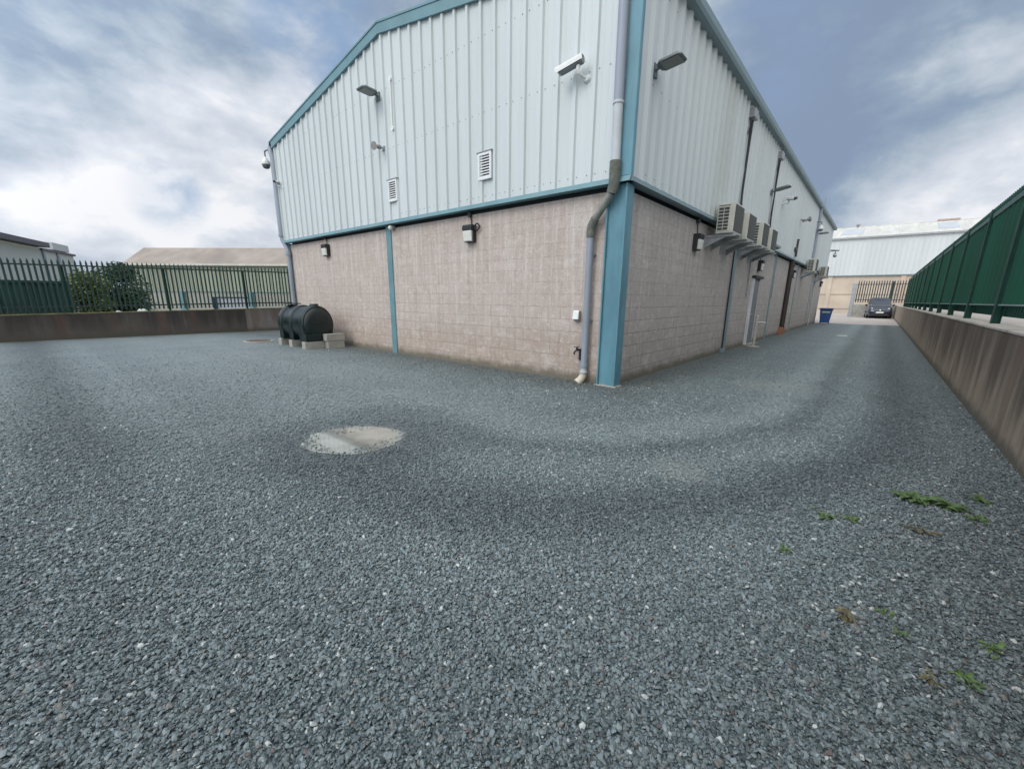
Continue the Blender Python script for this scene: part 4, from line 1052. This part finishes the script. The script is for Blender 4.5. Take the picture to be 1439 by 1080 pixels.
MB().prism([q(gs+gn*.1+gd*(GL-2.3),4.10), q(gs+gn*.1+gd*(GL-.1),4.10), q(gs+gn*3+gd*(GL-.1),4.10), q(gs+gn*3+gd*(GL-2.3),4.10)], (0,0,.42)).build('roof_box', M['grey_wall'], gb)
for u in (tt+.1, GL-2.4):
    c = gs+gd*u-gn*.01
    MB().prism([q(c,0), q(c+gd*.22,0), q(c+gd*.22-gn*.07,0), q(c-gn*.07,0)], (0,0,3.88)).build('wall_pipe', M['pipe'], gb)

ct = thing('storage_container', 'long dark green container standing behind the left fence', 'container', (0,0,0))
vs, fs = ribbed(-14, -5.05, .28, -13.9, lambda u, o, z: (u, 20.6-o, z), .1, lambda u: 1.90, .04, .2, .12)
MB().box(-14,-5.05,20.62,23,.0,1.94).box(-14.02,-5.02,20.52,20.62,1.86,1.95).build('container_shell', M['container'], ct)
sheet_mesh(vs, fs, 'container_side', M['container'], ct)

# leafy bushes: many small leaves spread through an uneven crown, on a short branching stem
def bush(label, loc, rad, hgt, nleaf, m, seed, size=.10):
    rnd = random.Random(seed)
    t = thing('bush', label, 'bush', loc, 0, 'bushes behind the left fence')
    lumps = []
    for k in range(15):
        a = rnd.uniform(0, 6.28); rr = rad*rnd.uniform(.1,.62); z = hgt*rnd.uniform(.15,.80)
        lumps.append((Vector((rr*math.cos(a), rr*math.sin(a), z)), rad*rnd.uniform(.32,.55)))
    lumps.append((Vector((0,0,hgt*.8)), rad*.38))
    vs = []; fs = []
    for k in range(nleaf):
        c, r = rnd.choice(lumps)
        d = Vector((rnd.gauss(0,1), rnd.gauss(0,1), rnd.gauss(0,1))).normalized()*r*(rnd.random()**.4)
        p = c + d
        if p.z < .05: p.z = .05+rnd.random()*.2
        ax = Vector((rnd.gauss(0,1), rnd.gauss(0,1), rnd.gauss(0,.6))).normalized(); s_ = ax.orthogonal().normalized()
        s_ = (Matrix.Rotation(rnd.uniform(0,6.28), 3, ax) @ s_)
        l = size*rnd.uniform(.6,1.4); w = l*.45
        n0 = len(vs)
        vs += [p, p+ax*l*.5+s_*w*.5, p+ax*l, p+ax*l*.5-s_*w*.5]; fs.append((n0,n0+1,n0+2,n0+3))
    MB().add(vs, fs).build('foliage', m, t, recalc=False)
    b = MB()
    for k in range(6):
        c, r = lumps[k]
        b.tube([(0,0,-.1),(c.x*.3,c.y*.3,c.z*.45),tuple(c)], [.05,.032,.012], 6)
    b.build('stems', M['bark'], t)
    return t
bush('low olive bush at the left of the pair behind the open fence', (-4.35,23.2,0), 1.15, 2.55, 9500, M['leaf_a'], 5, .12)
bush('taller dark green bush at the right of the pair behind the open fence', (-3.05,24.4,0), 1.35, 3.10, 14000, M['leaf_b'], 8, .12)
# grass verge tufts along the wall head
vs = []; fs = []; rnd = random.Random(3)
for k in range(9000):
    x = rnd.uniform(-14, 6); y = rnd.uniform(17.55, 18.4); h_ = rnd.uniform(.05,.20)*(1 if x < -3.2 else .55); a = rnd.uniform(0, 3.14); w = .012
    n0 = len(vs); z = .71; lx = rnd.gauss(0,.05); ly = rnd.gauss(0,.05)
    vs += [(x-w*math.cos(a), y-w*math.sin(a), z), (x+w*math.cos(a), y+w*math.sin(a), z), (x+lx, y+ly, z+h_)]; fs.append((n0,n0+1,n0+2))
tag(MB().add(vs, fs).build('verge_grass', M['grass'], recalc=False), kind='stuff')
# bits lying behind the fence
def sack(label, loc, s_):
    t = thing('sack', label, 'sack', loc, random.uniform(0,3), 'pale sacks dumped behind the left fence')
    bm = bmesh.new(); bmesh.ops.create_icosphere(bm, subdivisions=3, radius=1)
    for v in bm.verts:
        k = 1+.25*mnoise.noise(v.co*2.1+Vector(loc))
        v.co = Vector((v.co.x*.30*k, v.co.y*.22*k, max(-.12, v.co.z*.22*k)+.12))*s_
    me = bpy.data.meshes.new('sack_body'); bm.to_mesh(me); bm.free()
    for p in me.polygons: p.use_smooth = True
    me.materials.append(M['sack']); o = bpy.data.objects.new('sack_body', me); COL.objects.link(o); o.parent = t
sack('pale sack nearest the dark bush behind the open fence', (-3.62,19.2,.45), 1.0)
sack('pale sack lying at the corner of the olive warehouse, close behind the fence', (-3.30,18.6,.68), .8)
sack('pale crumpled sack topping the bank behind the fence, left of the others', (-3.95,18.9,.60), .8)
pn = thing('white_panel', 'white panel with a navy edge propped behind the palisade fence', 'panel', (.0,19.0,.52), R(-14))
MB().prism([(-.62,0,.0),(.62,0,.0),(.62,.12,.86),(-.62,.12,.86)], (0,.05,0)).build('panel_face', M['panel_white'], pn)
MB().box(-.78,-.62,-.01,.2,0,.88).box(-.78,.62,.10,.19,.86,.90).build('panel_edge', M['navy'], pn)

# aerial on the roof
ae = thing('roof_aerial', 'thin whip aerial on the roof edge near the far end of the unit', 'aerial', (25.4,.15,6.4))
MB().tube([(0,0,0),(0,0,1.0)], [.022,.012], 8).box(-.05,.05,-.05,.05,0,.12).build('mast', M['grey_metal'], ae)

# ------------------------------------------------------------------ weeds in the gravel
def weed(label, loc, rad, n, m, seed, erect=.6):
    rad *= .85; n = int(n*1.5)
    rnd = random.Random(seed)
    vs = []; fs = []
    for k in range(n):
        a = rnd.uniform(0, 6.28); l = rad*rnd.choice((.35,.5,.7,.9,1.1))*rnd.uniform(.8,1.15); w = l*rnd.uniform(.10,.20); lift = erect*rnd.uniform(.3,1.2)
        o = Vector((rnd.gauss(0,rad*.28), rnd.gauss(0,rad*.28), .006)); d = Vector((math.cos(a), math.sin(a), 0)); s_ = Vector((-d.y, d.x, 0))
        n0 = len(vs); N_ = 4
        for i in range(N_+1):
            q_ = i/N_; c = o + d*l*q_ + Vector((0,0, l*lift*(q_-.75*q_*q_)*1.6))
            ww = w*(math.sin(math.pi*min(.98, q_*.86+.10)))
            vs += [tuple(c+s_*ww+Vector((0,0,.15*ww))), tuple(c), tuple(c-s_*ww+Vector((0,0,.15*ww)))]
        for i in range(N_):
            q0 = n0+3*i
            fs += [(q0,q0+3,q0+4,q0+1),(q0+1,q0+4,q0+5,q0+2)]
    o = MB().add(vs, fs).build('weed', m, recalc=False, smooth=True); o.location = loc
    return tag(o, label, 'weed', 'weeds growing through the gravel')
W = M['weed_leaf']; D = M['weed_dry']
weed('largest bright green weed, left half of the clump by the right wall', (-2.30,-3.72,0), .13, 46, W, 1)
weed('bright green weed touching the right of the largest weed', (-2.29,-3.90,0), .12, 40, W, 2)
weed('small green weed up close to the right wall, level with the largest', (-1.98,-4.12,0), .09, 22, W, 3)
weed('small dark green weed by the wall, just nearer than the small one there', (-2.42,-4.05,0), .085, 22, W, 4)
weed('flat green weed left of the largest, over the drive side', (-3.06,-3.23,0), .085, 20, W, 5)
weed('short green weed beside the flat one left of the largest', (-3.02,-3.36,0), .075, 18, W, 6)
weed('lone tiny weed farthest left in the gravel', (-3.76,-3.08,0), .065, 18, W, 7)
weed('browning weed just nearer than the largest green weed', (-2.88,-3.74,0), .085, 20, D, 8)
weed('brown centred weed alone in the middle of the foreground', (-4.20,-3.405,0), .065, 34, D, 9, .5)
weed('little green weed right of the brown centred one', (-4.06,-3.55,0), .05, 14, W, 10)
weed('faint green sprig nearer than the little green weed', (-4.17,-3.60,0), .045, 10, W, 11)
weed('pale green long leaved weed near the right edge', (-4.02,-3.90,0), .07, 14, W, 12)
weed('dark green weed at lower right with spreading leaves', (-4.33,-3.79,0), .065, 26, W, 13)
weed('rusty brown weed left of the spreading dark one at lower right', (-4.42,-3.68,0), .055, 18, D, 14)

# ------------------------------------------------------------------ sky and light
wd = bpy.data.worlds.new('World'); scene.world = wd; wd.use_nodes = True
t = NT(wd.node_tree); t.n.clear()
out = t.new('ShaderNodeOutputWorld'); bg = t.new('ShaderNodeBackground')
sun_dir = Vector((-.80, .22, .78)).normalized()
sky = t.new('ShaderNodeTexSky'); sky.sky_type = 'NISHITA'; sky.sun_disc = False
sky.sun_elevation = math.asin(sun_dir.z); sky.sun_rotation = math.atan2(sun_dir.x, sun_dir.y)
dirv = t.new('ShaderNodeTexCoord').outputs['Generated']
sp = t.new('ShaderNodeSeparateXYZ'); t.link(dirv, sp.inputs[0]); dz = sp.outputs[2]
den = t.math('ADD', t.math('MAXIMUM', dz, 0.0), .34)
cp = t.new('ShaderNodeCombineXYZ')
t.link(t.math('DIVIDE', sp.outputs[0], den), cp.inputs[0]); t.link(t.math('DIVIDE', sp.outputs[1], den), cp.inputs[1])
cdir = t.mapping(dirv, (1,1,1.9), (3.1,1.7,.4))
cl1 = t.noise(cdir, 2.5, 10, .55, .1)
cl2 = t.noise(t.mapping(dirv, (1,1,1.7), (4.2,7.7,1)), 8.0, 10, .58, .3)
cl3 = t.noise(t.mapping(cp.outputs[0], (1,1,1), (1.2,2.7,5)), .55, 4, .5, .2)
def pxdir(x, y):
    return (F + R2*(x-720)/f_px - U2*(y-566.22)/f_px).normalized()
def lobe(x, y, inner, outer):
    d = pxdir(x, y); n = t.new('ShaderNodeVectorMath', operation='DOT_PRODUCT'); t.link(dirv, n.inputs[0]); n.inputs[1].default_value = d
    return t.ramp(n.outputs['Value'], math.cos(R(outer)), math.cos(R(inner)))
val = t.math('ADD', t.math('MULTIPLY', t.math('SUBTRACT', cl1, .5), 1.55), t.math('ADD', t.math('MULTIPLY', t.math('SUBTRACT', cl2, .5), .48), .525))
def addl(val, l, amp): return t.math('ADD', val, t.math('MULTIPLY', l, amp))
for (x, y, i_, o_, a_) in ((60,110,2,15,.06),(250,60,3,14,.06),(1330,210,2,15,.17),(1250,285,1,8,.2),(150,338,1,8,.16),(330,335,1,8,.15),(20,345,1,7,.08),(1180,110,3,17,-.19),(1400,70,3,14,-.10),(1020,150,2,12,-.10),(60,265,2,9,-.17),(330,280,2,9,-.05),(560,30,2,10,-.06),(1200,235,2,8,-.06),(1330,250,1,4,-.04),(250,180,4,12,.03)):
    val = addl(val, lobe(x, y, i_, o_), a_)
val = t.math('ADD', val, t.math('MULTIPLY', t.math('SUBTRACT', cl3, .5), .12))
cr = t.new('ShaderNodeValToRGB'); t.link(val, cr.inputs[0])
e = cr.color_ramp.elements
e[0].position = .30; e[0].color = (.25,.325,.46,1)
e[1].position = .86; e[1].color = (.90,.915,.95,1)
for p, c in ((.43,(.305,.39,.51,1)),(.53,(.425,.505,.60,1)),(.63,(.56,.62,.71,1)),(.74,(.70,.745,.82,1))):
    k = e.new(p); k.color = c
cloud = cr.outputs[0]
# gaps of open blue
gapm = t.math('MAXIMUM', lobe(450,45,1,8), t.math('MAXIMUM', t.math('MULTIPLY', lobe(235,275,.5,4), .9), t.math('MULTIPLY', lobe(1085,60,1,8), .5)))
gapm = t.math('MULTIPLY', gapm, t.ramp(cl2, .35, .62, 1, .25))
skyc = t.mix(1.0, sky.outputs[0], (.10,.10,.10), 'MULTIPLY')
blue = t.mix(.75, skyc, (.30,.45,.70))
col = t.mix(t.math('MULTIPLY', gapm, .75), cloud, blue)
# unseen sky overhead, sunward and behind the camera is brightened to light the walls
sd = t.new('ShaderNodeVectorMath', operation='DOT_PRODUCT'); t.link(dirv, sd.inputs[0]); sd.inputs[1].default_value = sun_dir
bright = t.math('ADD', 1.0, t.math('ADD', t.ramp(dz, .5, .95, 0, .5), t.ramp(sd.outputs['Value'], .1, 1.0, 0, 1.2)))
back = t.new('ShaderNodeVectorMath', operation='DOT_PRODUCT'); t.link(dirv, back.inputs[0]); back.inputs[1].default_value = Vector((-F.x,-F.y,.9)).normalized()
col = t.mix(t.ramp(back.outputs['Value'], .35, .8, 0, .85), col, (.82,.83,.82))
vm = t.new('ShaderNodeVectorMath', operation='SCALE'); t.link(col, vm.inputs[0]); t.link(bright, vm.inputs['Scale'])
t.link(vm.outputs[0], bg.inputs['Color']); bg.inputs['Strength'].default_value = 1.0
t.link(bg.outputs[0], out.inputs['Surface'])

sl = bpy.data.lights.new('sun', 'SUN'); sl.energy = 1.0; sl.angle = R(25); sl.color = (1,.97,.93)
so = bpy.data.objects.new('sun', sl); COL.objects.link(so); so.rotation_euler = (-sun_dir).to_track_quat('-Z', 'Y').to_euler()

scene.view_settings.view_transform = 'Standard'; scene.view_settings.look = 'None'
scene.view_settings.exposure = 0.0; scene.view_settings.gamma = 1
scene.render.engine = 'CYCLES'
